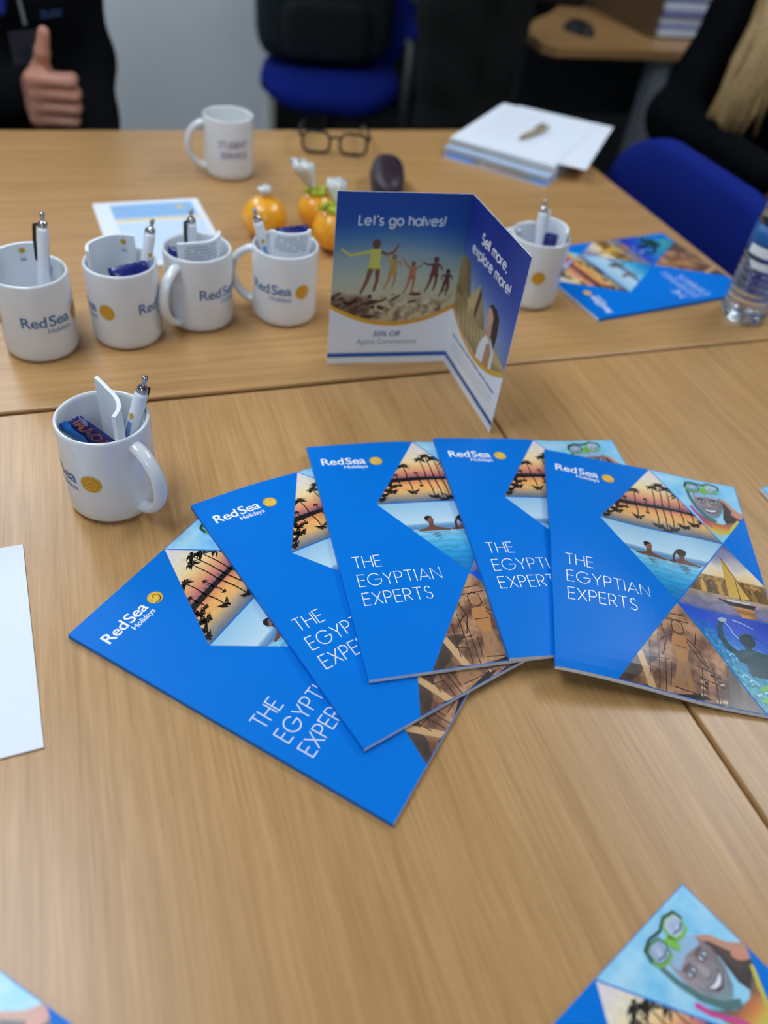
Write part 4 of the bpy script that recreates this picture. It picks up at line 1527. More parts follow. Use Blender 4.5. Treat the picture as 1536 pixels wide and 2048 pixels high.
def treat(label, x, y, r_, tufts, ribbon):
    t_ = thing('wrapped_sweet', label, 'wrapped sweet', (x, y, T + .0005), 0, 'round orange sweets behind the mugs')
    prof = [(r_ * math.cos(a), r_ * .94 + r_ * .94 * math.sin(a)) for a in [-PI / 2 + PI * i / 18 for i in range(19)]]
    prof[0] = (0, 0); prof[-1] = (0, r_ * 1.86)
    bm = lathe(prof, 36)
    for v in bm.verts:
        k = 1 + .02 * math.cos(8 * math.atan2(v.co.y, v.co.x))
        v.co.x *= k; v.co.y *= k
    obj('ball', bm, M_ORANGE, t_, smooth=True)
    if ribbon:
        obj('ribbon', tube([(r_ * .34 * math.cos(a), r_ * .34 * math.sin(a), r_ * 1.88) for a in [2 * PI * i / 16 for i in range(16)]], r_ * .20, 8, closed=True), M_LIME, t_, smooth=True)
        for s in (-1, 1):
            obj('bow', tube([(0, 0, r_ * 1.95), (s * r_ * .5, -.004, r_ * 2.2), (s * r_ * .8, -.006, r_ * 1.95), (s * r_ * .4, -.004, r_ * 1.85), (0, 0, r_ * 1.95)], r_ * .13, 8, flat=.5), M_LIME, t_, smooth=True)
    for k, (h_, tr, lean, off) in enumerate(tufts):
        obj('tuft', tuft(h_, tr, k + int(x * 100), lean), M_CELLO, t_, loc=(off[0], off[1], r_ * 1.84), smooth=True)
    return t_


treat('round orange sweet with a short pale tuft, behind the row of mugs', 0.2420, 1.1420, .0330, [(.012, .010, (0, 0), (0, 0))], False)
treat('round orange sweet with a lime ribbon, half hidden by the flyer', 0.3360, 1.0930, .0330, [(.034, .015, (-.004, .01), (.006, .004))], True)
treat('round orange sweet with a tall white cellophane twist and lime ribbon', 0.3290, 1.1720, .0290, [(.044, .017, (-.022, .0), (-.004, 0))], True)


# water bottle
def bottle():
    t_ = thing('water_bottle', 'clear plastic water bottle with a blue and white label', 'bottle', (0.8850, 0.8230, T + .0005), R(20))
    prof = [(0, .004), (.018, .003), (.026, .0), (.031, .003), (.0335, .010)]
    z = .012
    while z < .092:                        # moulded ribs
        k = (z - .012) / .010 % 1
        prof.append((.0335 - .0016 * (.5 - .5 * math.cos(2 * PI * k)), z)); z += .00125
    prof += [(.0335, .094), (.0328, .097), (.0328, .140), (.0335, .143)]
    z = .145
    while z < .168:
        k = (z - .145) / .008 % 1
        prof.append((.0335 - .0014 * (.5 - .5 * math.cos(2 * PI * k)), z)); z += .00125
    prof += [(.0325, .172), (.0285, .186), (.021, .198), (.0135, .206), (.0125, .212), (.0125, .222)]
    inner = [(max(0, r_ - .0005), zz) for r_, zz in prof[::-1]]
    obj('shell', lathe(prof + inner, 56), mat('clear_plastic', (248, 252, 255), .03, trans=1.0, ior=1.33, vary=0), t_, smooth=True)
    wat = [(max(0, r_ - .0009), zz + (.0006 if i < 5 else 0)) for i, (r_, zz) in enumerate(prof) if zz < .150]
    wat.append((0, wat[-1][1]))
    obj('water', lathe(wat, 56), mat('water', (250, 253, 255), .0, trans=1.0, ior=1.33, vary=0), t_, smooth=True)
    obj('label_wrap', lathe([(.0330, .098), (.0332, .098), (.0332, .139), (.0330, .139)], 56, closed=True), mat('bottle_label_blue', (22, 92, 160), .35, vary=.05), t_, smooth=True)
    q = Print()
    q.poly([(0, 0), (60, 0), (60, 13), (0, 13)], (232, 238, 246), 1)
    q.poly([(8, 20), (52, 20), (46, 30), (14, 30)], (226, 234, 244), 1)
    slice_grid(q.bm, .003, None)
    obj('label_print', cyl_wrap(q.mesh('label_print', M_PRINT), .0333, R(150), .112), None, t_)
    obj('cap', lathe([(0, .222), (.0148, .222), (.0152, .224), (.0152, .236), (.0146, .238), (0, .238)], 36), mat('cap_blue', (40, 110, 190), .35), t_, smooth=False)
    return t_


bottle()

# ------------------------------------------------------------------ chairs
def task_chair(label, x, y, rotz, seat_h=0.46, back_h=0.80, group=None):
    """upholstered swivel chair; its front faces local -y"""
    t_ = thing('task_chair', label, 'chair', (x, y, 0), rotz, group)

    def cushion(w_, d, th, r, bulge):
        pts = round_rect(w_, d, r, 8)
        bm = bmesh.new()
        rings = []
        for sc, z in ((.94, 0), (1.0, th * .25), (1.0, th * .7), (.96, th * .95), (.75, th + bulge * .7), (.35, th + bulge)):
            rings.append([bm.verts.new((px * sc, py * sc, z)) for px, py in pts])
        n = len(pts)
        for a, b in zip(rings, rings[1:]):
            for i in range(n):
                bm.faces.new((a[i], a[(i + 1) % n], b[(i + 1) % n], b[i]))
        bm.faces.new(rings[-1]); bm.faces.new(rings[0][::-1])
        return bm
    bm = cushion(.49, .46, .062, .16, .012)
    for v in bm.verts:                         # waterfall front edge, dished middle
        if v.co.y < -.12:
            v.co.z -= (abs(v.co.y) - .12) ** 2 * 2.2
        v.co.z += .10 * v.co.x ** 2
    obj('seat', bm, M_FABRIC, t_, loc=(0, 0, seat_h - .07), smooth=True)
    bm = cushion(.53, .40, .055, .15, .012)
    for v in bm.verts:
        v.co.z += .55 * v.co.x ** 2            # curved round the back
    obj('backrest', bm, M_FABRIC, t_, loc=(0, .215, back_h - .20), rot=(R(97), 0, 0), smooth=True)
    bm = cushion(.40, .38, .02, .13, .002)
    obj('seat_pan', bm, M_BLACK, t_, loc=(0, 0, seat_h - .10), smooth=True)
    obj('back_bar', tube([(0, .05, seat_h - .09), (0, .20, seat_h - .09), (0, .26, seat_h - .03), (0, .265, back_h - .22)], .018, 10, flat=.5), M_BLACK, t_, smooth=True)
    obj('gas_column', lathe([(0, .09), (.028, .09), (.028, .24), (.016, .24), (.016, seat_h - .10), (0, seat_h - .10)], 20), M_BLACK, t_)
    for k in range(5):
        a = R(72 * k + 18)
        c, s = math.cos(a), math.sin(a)
        arm = obj('base_arm', tube([(0, 0, .10), (.15 * c, .15 * s, .09), (.29 * c, .29 * s, .07)], [.026, .02, .014], 8, flat=.7), M_BLACK, t_, smooth=True)
        obj('castor', lathe([(0, -.012), (.020, -.012), (.025, -.007), (.025, .007), (.020, .012), (0, .012)], 18), M_BLACK, arm, loc=(.29 * c, .29 * s, .0252), rot=(R(90), 0, a + R(40)))
    return t_


task_chair('blue fabric swivel chair pushed up to the end of the far table', 0.880, 1.165, R(-90), back_h=.820)
task_chair('blue fabric swivel chair standing by the pale wall, dark bag on its seat', 0.880, 3.03, R(-16))

# dark bag on that chair
bg = thing('shoulder_bag', 'dark teal-black shoulder bag standing on the blue chair by the wall', 'bag', (0.858, 3.085, 0.472), R(-6))
M_BAG = mat('dark_teal_canvas', (16, 30, 34), .85, vary=.2, scale=70, bump=.4, bscale=250)
bm = superell(.232, .085, .17, 5.0)
obj('body', bm, M_BAG, bg, loc=(0, 0, .172), smooth=True)
bm = superell(.15, .022, .09, 5.0)
obj('front_pocket', bm, mat('dark_bag_pocket', (12, 20, 26), .8, vary=.2), bg, loc=(.0, -.088, .11), smooth=True)
obj('handle', tube([(-.08, 0, .33), (-.07, 0, .40), (0, 0, .43), (.07, 0, .40), (.08, 0, .33)], .011, 8), mat('grey_webbing', (84, 88, 86), .8), bg, smooth=True)
obj('strap', tube([(.19, -.04, .30), (.235, -.06, .22), (.24, -.05, .10), (.20, -.03, .03)], .012, 8, flat=.4), M_BLACK, bg, smooth=True)

# visitor chair further back, grey tube frame
vc = thing('visitor_chair', 'navy visitor chair with a grey tube frame behind the chair with the bag', 'chair', (1.47, 3.80, 0), R(25))
M_TUBE = mat('grey_tube', (92, 98, 100), .45, metal=.3)
obj('seat', superell(.23, .22, .035, 5), M_FABRIC, vc, loc=(0, 0, .45), smooth=True)
obj('backrest', superell(.22, .03, .15, 5), M_FABRIC, vc, loc=(0, .23, .74), rot=(R(-8), 0, 0), smooth=True)
for sx in (-1, 1):
    obj('leg', tube([(sx * .21, -.20, 0), (sx * .21, -.20, .43), (sx * .20, -.12, .44)], .020, 8), M_TUBE, vc, smooth=True)
    obj('leg', tube([(sx * .21, .24, 0), (sx * .21, .21, .44), (sx * .20, .25, .85)], .020, 8), M_TUBE, vc, smooth=True)

# ------------------------------------------------------------------ desk at the back right
dk = thing('office_desk', 'beech office desk with a rounded end behind the tables', 'desk', (1.3, 2.275, 0))
dpts = [(0.03, 0.0), (1.7, 0.0), (1.7, .86), (.46, .86), (.40, .70), (.30, .52), (.20, .40), (.115, .325), (.04, .22), (.005, .13), (0, .04)]
obj('desk_top', prism(dpts, T - .026, T), M_WOOD_X, dk)
obj('edge_band', prism([(x_ * 1.0 - .0015 if x_ < .5 else x_ + .001, y_ - .0015 if y_ < .01 else y_) for x_, y_ in dpts], T - .025, T - .003), M_EDGE, dk)
for lx, ly in ((.42, .05), (1.62, .05), (.95, .74), (1.62, .74)):
    obj('leg', box(lx - .028, lx + .028, ly - .028, ly + .028, 0, T - .026, .006), M_STEEL, dk)
obj('modesty_panel', box(.36, 1.6, .80, .82, .30, T - .03), mat('dark_panel', (38, 42, 48), .7), dk)

ms = thing('computer_mouse', 'black computer mouse on the rounded end of the desk', 'mouse', (1.490, 2.450, T + .0004), R(20))
bm = superell(.030, .055, .034, 2.4)
bmesh.ops.bisect_plane(bm, geom=bm.verts[:] + bm.edges[:] + bm.faces[:], plane_co=(0, 0, 0), plane_no=(0, 0, -1), clear_outer=True)
bmesh.ops.holes_fill(bm, edges=bm.edges[:])
obj('body', bm, M_BLACK, ms, smooth=True)
obj('scroll_wheel', lathe([(0, -.003), (.009, -.003), (.010, 0), (.009, .003), (0, .003)], 16), mat('grey_rubber', (70, 72, 76), .6), ms, loc=(0, -.028, .026), rot=(0, R(90), 0))
ph = thing('desk_telephone', 'black desk telephone beside the brown paper sorter', 'telephone', (1.62, 2.90, T + .0004), R(-10))
bm = box(-.09, .09, -.10, .10, 0, .045, .008)
for v in bm.verts:
    if v.co.z > .02: v.co.z += .25 * (v.co.y + .1)
obj('base', bm, M_BLACK, ph)
obj('handset', tube([(-.055, -.09, .085), (-.058, -.06, .095), (-.06, .03, .115), (-.058, .085, .125), (-.055, .10, .115)], [.022, .018, .014, .018, .022], 12), M_BLACK, ph, smooth=True)

# brown sorter with stacked literature
st = thing('paper_sorter', 'brown wooden paper sorter holding stacks of white and purple papers', 'paper sorter', (1.725, 2.40, T + .0004))
M_BROWN = mat('brown_board', (96, 72, 46), .6, vary=.12, scale=30)
obj('side_panel', box(0, .018, .02, .40, 0, .32, .001), M_BROWN, st)
obj('side_panel', box(.34, .358, .02, .40, 0, .32, .001), M_BROWN, st)
obj('back_panel', box(.018, .34, .382, .40, 0, .32), M_BROWN, st)
obj('shelf', box(.018, .34, .02, .382, 0, .006), M_BROWN, st)
zs = T + .0072
PURP, PALE = mat('purple_card', (120, 124, 178), .6), mat('pale_paper', (206, 214, 224), .7)
for k, (th_, mm_, lb) in enumerate(((.020, PALE, 'lowest white'), (.012, PURP, 'lowest purple'), (.022, PALE, 'second white'), (.016, PURP, 'second purple'), (.022, PALE, 'third white'), (.014, PURP, 'third purple'), (.020, PALE, 'topmost white'))):
    o = thing('paper_stack', '%s stack of papers in the brown sorter' % lb, 'papers', (1.750, 2.412 + .004 * (k % 3), zs), 0, 'papers in the sorter')
    obj('sheets', box(0, .30, 0, .21, 0, th_ - .002, .0006, 1), mm_, o)
    obj('top_sheet', box(.002, .298, .002, .212, th_ - .0018, th_ - .0008), mm_, o)
    zs += th_

# ------------------------------------------------------------------ people: continuous bodies from blended tapered limbs
def nets(lo, hi, h, prims, k=0.03, ripple=None):
    """surface nets of a smooth union of round cones (a, b, ra, rb) and ellipsoids ('e', centre, radii)"""
    lo = np.array(lo); hi = np.array(hi)
    n = np.ceil((hi - lo) / h).astype(int) + 1
    D_ = np.full(n, 0.2)
    for p in prims:
        if isinstance(p[0], str):
            c, rr = np.array(p[1]), np.array(p[2]); b0, b1 = c - rr, c + rr
        else:
            a, b, ra, rb = np.array(p[0]), np.array(p[1]), p[2], p[3]
            m_ = max(ra, rb); b0, b1 = np.minimum(a, b) - m_, np.maximum(a, b) + m_
        i0 = np.clip(((b0 - .05 - lo) / h).astype(int), 0, n - 1); i1 = np.clip(((b1 + .05 - lo) / h).astype(int) + 2, 1, n)
        if np.any(i1 <= i0): continue
        gx = [lo[d] + h * np.arange(i0[d], i1[d]) for d in range(3)]
        P = np.stack(np.meshgrid(*gx, indexing='ij'), -1)
        if isinstance(p[0], str):
            q_ = (P - c) / rr
            l_ = np.sqrt((q_ ** 2).sum(-1)) + 1e-9
            d_ = (l_ - 1) * rr.min() if rr.min() > .02 else (l_ - 1) * rr.min()
        else:
            ab = b - a; t = np.clip(((P - a) @ ab) / (ab @ ab + 1e-12), 0, 1)
            d_ = np.sqrt(((P - a - t[..., None] * ab) ** 2).sum(-1)) - (ra + (rb - ra) * t)
        kk = p[-1] if isinstance(p[-1], str) is False and len(p) == 5 else k
        sub = D_[i0[0]:i1[0], i0[1]:i1[1], i0[2]:i1[2]]
        hh = np.clip(.5 + .5 * (sub - d_) / kk, 0, 1)
        sub[...] = sub * (1 - hh) + d_ * hh - kk * hh * (1 - hh)
    if ripple:
        P = np.stack(np.meshgrid(*[lo[d] + h * np.arange(n[d]) for d in range(3)], indexing='ij'), -1)
        D_ += ripple(P)
    S = D_ < 0
    c8 = [S[i:n[0] - 1 + i, j:n[1] - 1 + j, k_:n[2] - 1 + k_] for i in (0, 1) for j in (0, 1) for k_ in (0, 1)]
    cnt = sum(x.astype(int) for x in c8)
    act = (cnt > 0) & (cnt < 8)
    idx = np.full(act.shape, -1); cells = np.argwhere(act); idx[act] = np.arange(len(cells))
    acc = np.zeros((len(cells), 3)); num = np.zeros(len(cells))
    offs = [(i, j, k_) for i in (0, 1) for j in (0, 1) for k_ in (0, 1)]
    for a in offs:
        for d in range(3):
            if a[d] == 0:
                b = list(a); b[d] = 1
                va = D_[tuple((cells + a).T)]; vb = D_[tuple((cells + b).T)]
                x_ = (va < 0) != (vb < 0)
                t = np.where(x_, va / np.where(x_, va - vb, 1), 0)
                pt = np.array(a, float)[None] + t[:, None] * (np.array(b) - np.array(a))[None]
                acc += pt * x_[:, None]; num += x_
    V = lo + h * (cells + acc / num[:, None])
    Fq = []
    for d in range(3):
        e1, e2 = [(1, 2), (2, 0), (0, 1)][d]
        sl0 = [slice(1, n[q_] - 1) for q_ in range(3)]; sl0[d] = slice(0, n[d] - 1)
        sl1 = list(sl0); sl1[d] = slice(1, n[d])
        A_ = S[tuple(sl0)]; B_ = S[tuple(sl1)]
        for flip, mk in ((False, A_ & ~B_), (True, ~A_ & B_)):
            pts = np.argwhere(mk) + np.array([0 if q_ == d else 1 for q_ in range(3)])
            if not len(pts): continue
            u1 = np.zeros(3, int); u1[e1] = 1; u2 = np.zeros(3, int); u2[e2] = 1
            quad = np.stack([idx[tuple((pts - u1 - u2).T)], idx[tuple((pts - u2).T)], idx[tuple(pts.T)], idx[tuple((pts - u1).T)]], -1)
            Fq.append(quad[:, ::-1] if flip else quad)
    Fq = np.concatenate(Fq)
    Fq = Fq[(Fq >= 0).all(1)]
    me = bpy.data.meshes.new('nets')
    me.from_pydata(V.tolist(), [], Fq.tolist())
    me.update()
    me.polygons.foreach_set('use_smooth', [True] * len(me.polygons))
    return me


def chain(pts, radii):
    return [(pts[i], pts[i + 1], radii[i], radii[i + 1]) for i in range(len(pts) - 1)]


def bounds(prims, pad=.06):
    L = []; Hh = []
    for p in prims:
        if isinstance(p[0], str):
            L.append(np.array(p[1]) - p[2]); Hh.append(np.array(p[1]) + p[2])
        else:
            r_ = max(p[2], p[3])
            L.append(np.minimum(p[0], p[1]) - r_); Hh.append(np.maximum(p[0], p[1]) + r_)
    return np.min(L, 0) - pad, np.max(Hh, 0) + pad


def loc2w(yaw, ox, oy):
    c, s = math.cos(yaw), math.sin(yaw)
    return lambda x_, y_, z_: np.array((ox + c * x_ - s * y_, oy + s * x_ + c * y_, z_))


def head_prims(L, cx, cy, cz):
    """skull, jaw, nose, ears, brow"""
    return [('e', L(cx, cy + .01, cz + .02), (.078, .095, .10)), (L(cx, cy - .02, cz - .03), L(cx, cy - .045, cz - .085), .062, .038), (L(cx, cy - .095, cz + .01), L(cx, cy - .118, cz - .022), .010, .014),
            ('e', L(cx - .08, cy + .01, cz - .005), (.013, .022, .032)), ('e', L(cx + .08, cy + .01, cz - .005), (.013, .022, .032)), (L(cx - .03, cy - .085, cz + .035), L(cx + .03, cy - .085, cz + .035), .016, .016),
            (L(cx - .022, cy - .082, cz - .055), L(cx + .022, cy - .082, cz - .055), .011, .011)]


def relaxed_hand(wrist, d, side, palm_n, s=1.0):
    """open, slightly curled hand: d = pointing direction, side = towards the thumb, palm_n = out of the palm"""
    W0 = np.array(wrist, float); d = np.array(d, float); d /= np.linalg.norm(d)
    sd = np.array(side, float); sd -= d * (sd @ d); sd /= np.linalg.norm(sd)
    pn = np.cross(d, sd); pn = pn if pn @ np.array(palm_n) > 0 else -pn
    out = []
    for k, (off, ln) in enumerate(((.030, .072), (.010, .082), (-.010, .076), (-.029, .060))):
        mcp = W0 + d * .085 * s + sd * off * s
        out.append((W0 + d * .01 + sd * off * .5 * s, mcp, .020 * s, .015 * s, .012))
        p1 = mcp + (d * .85 + pn * .45) * ln * .45 * s
        p2 = p1 + (d * .5 + pn * .85) * ln * .33 * s
        p3 = p2 + (d * .1 + pn * 1.0) * ln * .25 * s
        out += [(mcp, p1, .0105 * s, .0095 * s, .006), (p1, p2, .0095 * s, .0085 * s, .006), (p2, p3, .0085 * s, .0072 * s, .006)]
    t0 = W0 + d * .02 * s + sd * .022 * s
    t1 = t0 + (d * .55 + sd * .75 + pn * .2) * .042 * s
    t2 = t1 + (d * .85 + sd * .3 + pn * .3) * .034 * s
    t3 = t2 + (d * .9 + pn * .35) * .024 * s
    out += [(t0, t1, .015 * s, .012 * s, .008), (t1, t2, .0115 * s, .010 * s, .006), (t2, t3, .010 * s, .0078 * s, .006)]
    return out


def wrinkle(amp, f, ph):
    return lambda P: amp * (np.sin(P[..., 2] * f + 3 * np.sin(P[..., 0] * 17 + ph) + 2 * np.sin(P[..., 1] * 13)) * .6 + np.sin(P[..., 2] * f * .53 + P[..., 0] * 24 + ph) * .5)


def add_person(label, prims, cloth, base, vox, k=.028):
    """prims = skin; cloth = list of (name, prims, material, ripple, voxel, blend)"""
    t_ = thing('person', label, 'person', base)
    b_ = Vector(base)

    def put(nm, me, m_, par=t_):
        me.transform(Matrix.Translation(-b_))
        return obj(nm, me, m_, par)
    put('body', nets(*bounds(prims), vox, prims, k), M_SKIN)
    for nm, pr, m_, rip, vx, kk in cloth:
        put(nm, nets(*bounds(pr), vx, pr, kk, rip), m_)
    return t_, put


def inflate(prims, r_):
    return [('e', p[1], tuple(x_ + r_ for x_ in p[2])) if isinstance(p[0], str) else (p[0], p[1], p[2] + r_, p[3] + r_) + tuple(p[4:]) for p in prims]


def torso_prims(L, hip_z, sh_z, lean=0.0, w_=1.0):
    ym = lambda z: -lean * (z - hip_z) / (sh_z - hip_z)
    zs_ = [hip_z, hip_z + .18, hip_z + .34, sh_z - .03]
    out = []
    for s in (-1, 1):
        out += chain([L(s * .085 * w_, 0, zs_[0]), L(s * .065 * w_, ym(zs_[1]), zs_[1]), L(s * .085 * w_, ym(zs_[2]), zs_[2]), L(s * .10 * w_, ym(zs_[3]), zs_[3])], [.105, .095, .10, .075])
    out.append((L(-.155 * w_, -lean, sh_z), L(.155 * w_, -lean, sh_z), .055, .055))
    out.append((L(0, -lean, sh_z), L(0, -lean - .02, sh_z + .13), .058, .054))
    return out


# --- person giving a thumbs up, at the far side of the table
L1 = loc2w(R(24), -0.178, 1.985)
tor = torso_prims(L1, .55, 1.02, .06)
shR, shL = L1(-.185, -.06, 1.0), L1(.185, -.06, 1.0)
elR = np.array((-0.300, 1.86, T - .025))
wrR = np.array((-0.068, 1.802, T + .004))
elL, wrL = L1(.205, -.05, .735), L1(.13, -.22, .575)
arms = chain([shR, elR, wrR], [.052, .042, .029]) + chain([shL, elL, wrL], [.052, .042, .029])
legs = []
for s in (-1, 1):
    legs += chain([L1(s * .09, 0, .54), L1(s * .11, -.42, .53), L1(s * .10, -.40, .09)], [.085, .062, .042])
    legs += [(L1(s * .10, -.38, .05), L1(s * .10, -.56, .035), .042, .034)]
HZ = lambda dz: T + dz
fist = []
for k, (dz, sx, rr_) in enumerate(((.050, 0, .0125), (.0255, .003, .0128), (.001, .001, .0122), (-.0225, -.004, .0110))):
    mcp = np.array((-.066 + .4 * sx, 1.716 + .003 * k, HZ(dz + .002))); pip = np.array((-.002 + sx, 1.704 + .003 * k, HZ(dz))); dip = np.array((.002 + sx, 1.732, HZ(dz - .002))); tip = np.array((-.034, 1.742, HZ(dz - .002)))
    fist += [(wrR + np.array((0, 0, (dz - .014) * .35)), mcp, .024, .0165, .012), (mcp, pip, .0145, rr_, .004), (pip, dip, rr_, rr_ * .92, .004), (dip, tip, rr_ * .92, rr_ * .8, .004)]
fist += [(wrR + np.array((.006, -.02, .012)), np.array((-.050, 1.742, HZ(.062))), .020, .017, .012), (np.array((-.050, 1.742, HZ(.062))), np.array((-.042, 1.722, HZ(.094))), .0155, .0135, .008), (np.array((-.042, 1.722, HZ(.094))), np.array((-.034, 1.716, HZ(.128))), .0130, .0105, .006)]
skin = tor + arms + legs + head_prims(L1, 0, -.10, 1.28) + fist + relaxed_hand(wrL, L1(.08, -.32, .56) - wrL, (0, -.2, 1), L1(0, 0, 0) - L1(1, 0, 0))
jk = inflate([p for p in tor[:-1]], .020) + inflate(chain([shR, elR, wrR + (elR - wrR) * .10], [.056, .046, .036]), .016) + inflate(chain([shL, elL, wrL + (elL - wrL) * .10], [.056, .046, .036]), .016)
jk += [(L1(-.05, -.06, 1.07), L1(.05, -.06, 1.07), .055, .055)]
per, put = add_person('person in a black zipped fleece raising one thumb across the table', skin,
                      [('jacket', jk, M_DARKCLOTH, wrinkle(.0035, 42, .3), .010, .035), ('trousers', inflate(legs[:2] + legs[3:5], .014), M_TROUSER, wrinkle(.003, 40, 1.), .012, .03)],
                      (-0.178, 1.985, 0), .005, .020)
hair = [('e', L1(0, -.065, 1.335), (.086, .098, .075)), ('e', L1(0, -.04, 1.29), (.086, .080, .085))]
put('hair', nets(*bounds(hair), .008, hair, .03), mat('short_brown_hair', (54, 42, 34), .7, vary=.3, scale=300))
for s in (-1, 1):
    put('shoe', nets(*bounds([legs[5 if s > 0 else 2]]), .010, inflate([legs[5 if s > 0 else 2]], .008), .02), M_BLACK)
# blue shirt collar in the jacket's open neck, lanyard and badge, stitched mark on the chest
FR = lambda x_, z_, d_: L1(x_, -.168 - d_, z_)
sh = [(L1(-.012, -.130, 1.06), L1(.000, -.176, .868), .040, .014), (L1(.030, -.130, 1.06), L1(.010, -.172, .90), .034, .016)]
put('shirt', nets(*bounds(sh), .006, sh, .02), mat('royal_blue_shirt', (22, 44, 140), .85, vary=.1))


def strip(pts, wd, th_, nm, m_):
    bm = tube([Vector(p) for p in pts], wd, 8, flat=th_)
    me = bpy.data.meshes.new(nm); bm.normal_update(); bm.to_mesh(me); bm.free()
    put(nm, me, m_)


strip([FR(-.020, 1.06, -.01), FR(.010, .98, .020), FR(.030, .90, .030), FR(.034, .845, .032)], .006, .4, 'lanyard', mat('pale_lanyard', (130, 132, 130), .6))
bm = box(-.036, .036, -.0015, .0015, -.05, .05, .001)
bm.transform(Matrix.Rotation(R(24), 4, 'Z')); bm.transform(Matrix.Translation(Vector(FR(.034, .786, .034))))
me = bpy.data.meshes.new('badge'); bm.to_mesh(me); bm.free(); put('badge', me, mat('badge_holder', (34, 40, 52), .3))
bm = box(-.034, .034, -.0022, .0022, -.048, -.012, .0008)
bm.transform(Matrix.Rotation(R(24), 4, 'Z')); bm.transform(Matrix.Translation(Vector(FR(.034, .786, .034))))
me = bpy.data.meshes.new('badge_card'); bm.to_mesh(me); bm.free(); put('badge_card', me, mat('badge_white', (206, 212, 222), .5))
q = Print()
q.poly([(0, 0), (14, 0), (14, 2.6), (0, 2.6)], (52, 86, 128), 1)
q.poly([(18, 0), (50, 1.5), (50, 4), (18, 3)], (52, 86, 128), 1)
q.poly([(0, 7), (48, 8), (48, 12), (0, 11)], (48, 78, 118), 1)
me = q.mesh('stitched_mark', M_MATT)
for v in me.vertices:
    p_ = L1(.070 + v.co.x, -.190 + max(0, v.co.x - .02) * .5, .862 + v.co.y); v.co = Vector(p_)
put('stitched_mark', me, None)

# --- person standing by the desk, only trousers in view
L2 = loc2w(R(12), 1.085, 2.34)
tor = torso_prims(L2, .95, 1.44, .01)
legs = []
for s in (-1, 1):
    legs += chain([L2(s * .085, 0, .95), L2(s * .070, -.01, .52), L2(s * .055, .02, .09)], [.086, .060, .042])
feet = [(L2(s * .055, .03, .05), L2(s * .07, -.14, .035), .042, .034) for s in (-1, 1)]
arms = []
for s in (-1, 1):
    arms += chain([L2(s * .185, 0, 1.42), L2(s * .25, .0, 1.15), L2(s * .10, -.21, 1.20)], [.05, .04, .028])
skin = tor + legs + feet + arms + head_prims(L2, 0, -.03, 1.70)
for s in (-1, 1):
    skin += relaxed_hand(L2(s * .10, -.21, 1.20), L2(-s * .1, -.03, .02) - L2(0, 0, 0), (0, 0, 1), L2(0, 1, 0) - L2(0, 0, 0))
trs = inflate(legs, .018) + [(L2(-.08, 0, .98), L2(.08, 0, .98), .105, .105)]
per, put = add_person('person standing by the desk in dark charcoal trousers', skin,
                      [('trousers', trs, M_TROUSER, wrinkle(.005, 34, .8), .010, .025), ('jumper', inflate(tor[:-1], .02) + inflate(arms, .014), M_DARKCLOTH, wrinkle(.003, 40, 2.), .012, .03)], (1.085, 2.34, 0), .008)
for f in feet:
    put('shoe', nets(*bounds([f]), .010, inflate([f], .009), .02), M_BLACK)
hr = [('e', L2(0, .0, 1.75), (.09, .10, .08)), ('e', L2(0, .03, 1.69), (.088, .08, .10))]
put('hair', nets(*bounds(hr), .010, hr, .03), mat('short_brown_hair', (54, 42, 34), .7))

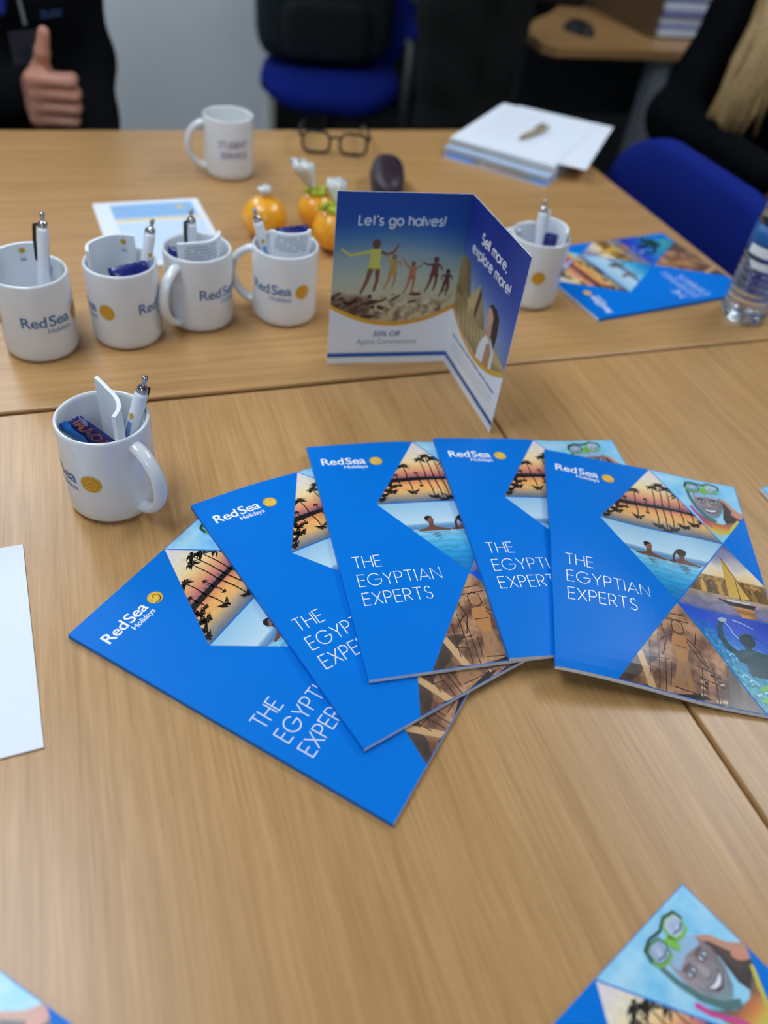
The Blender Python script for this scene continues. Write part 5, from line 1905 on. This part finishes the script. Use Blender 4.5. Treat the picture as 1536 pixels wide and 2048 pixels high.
# --- person with long fair hair, seated beyond the table's end
L3 = loc2w(R(-30), 1.735, 1.800)
tor = torso_prims(L3, .56, 1.00, .12)
shR, shL = L3(-.18, -.11, .975), L3(.18, -.11, .975)
elR, wrR = L3(-.275, -.20, .70), L3(-.06, -.36, .655)
elL, wrL = L3(.26, -.16, .70), L3(.08, -.36, .66)
arms = chain([shR, elR, wrR], [.050, .041, .028]) + chain([shL, elL, wrL], [.050, .041, .028])
legs = []
for s in (-1, 1):
    legs += chain([L3(s * .09, 0, .55), L3(s * .11, -.42, .54), L3(s * .10, -.42, .09)], [.085, .06, .04])
feet = [(L3(s * .10, -.40, .05), L3(s * .10, -.56, .033), .040, .032) for s in (-1, 1)]
dv = L3(0, -.08, -.02) - L3(0, 0, 0)
skin = tor + arms + legs + feet + head_prims(L3, -.02, -.16, 1.25) + relaxed_hand(wrR, L3(.10, -.03, -.02) - L3(0, 0, 0), (0, 0, 1), L3(0, 1, 0) - L3(0, 0, 0)) + relaxed_hand(wrL, L3(-.10, -.03, -.02) - L3(0, 0, 0), (0, 0, 1), L3(0, 1, 0) - L3(0, 0, 0))
M_BLACKTOP = mat('black_top', (6, 8, 12), .95, spec=.12, vary=.2, scale=90, bump=.3, bscale=300)
top = inflate(tor[:-1], .02) + inflate(arms, .018)
per, put = add_person('person with long fair hair in a black top seated beyond the blue chair', skin,
                      [('black_top', top, M_BLACKTOP, wrinkle(.004, 38, 1.4), .010, .035), ('trousers', inflate(legs, .014), M_BLACKTOP, wrinkle(.003, 38, .4), .012, .03)], (1.735, 1.800, 0), .006, .020)
for f in feet:
    put('shoe', nets(*bounds([f]), .010, inflate([f], .009), .02), M_BLACK)
M_HAIR = mat('fair_hair', (176, 146, 98), .5, vary=.3, scale=140, bump=.5, bscale=400)
hr = [('e', L3(-.02, -.13, 1.30), (.095, .105, .085)), ('e', L3(-.02, -.10, 1.22), (.098, .085, .12))]
put('hair_cap', nets(*bounds(hr), .010, hr, .03), M_HAIR)
rnd = random.Random(5)
for k in range(16):                            # long locks falling over the near shoulder
    a = k / 15
    x_ = -.165 + .085 * a
    y_ = -.262 - .030 * math.sin(a * PI)
    j = lambda s_: rnd.uniform(-s_, s_)
    P = [L3(-.105 + .03 * a, -.13 + j(.01), 1.27), L3(-.125 + .04 * a, -.185 + j(.008), 1.12), L3(x_ - .01 + j(.008), y_ + .03, .98), L3(x_ - .02 + j(.012), y_, .86), L3(x_ - .035 + j(.015), y_ - .008, .77 + j(.03)), L3(x_ - .03 + j(.02), y_ - .012, .715 + j(.02))]
    bm = tube([Vector(p) for p in P], [.014, .018, .018, .017, .013, .004], 8, flat=.7)
    me = bpy.data.meshes.new('hair_lock'); bm.normal_update(); bm.to_mesh(me); bm.free()
    me.polygons.foreach_set('use_smooth', [True] * len(me.polygons))
    put('hair_lock', me, M_HAIR)
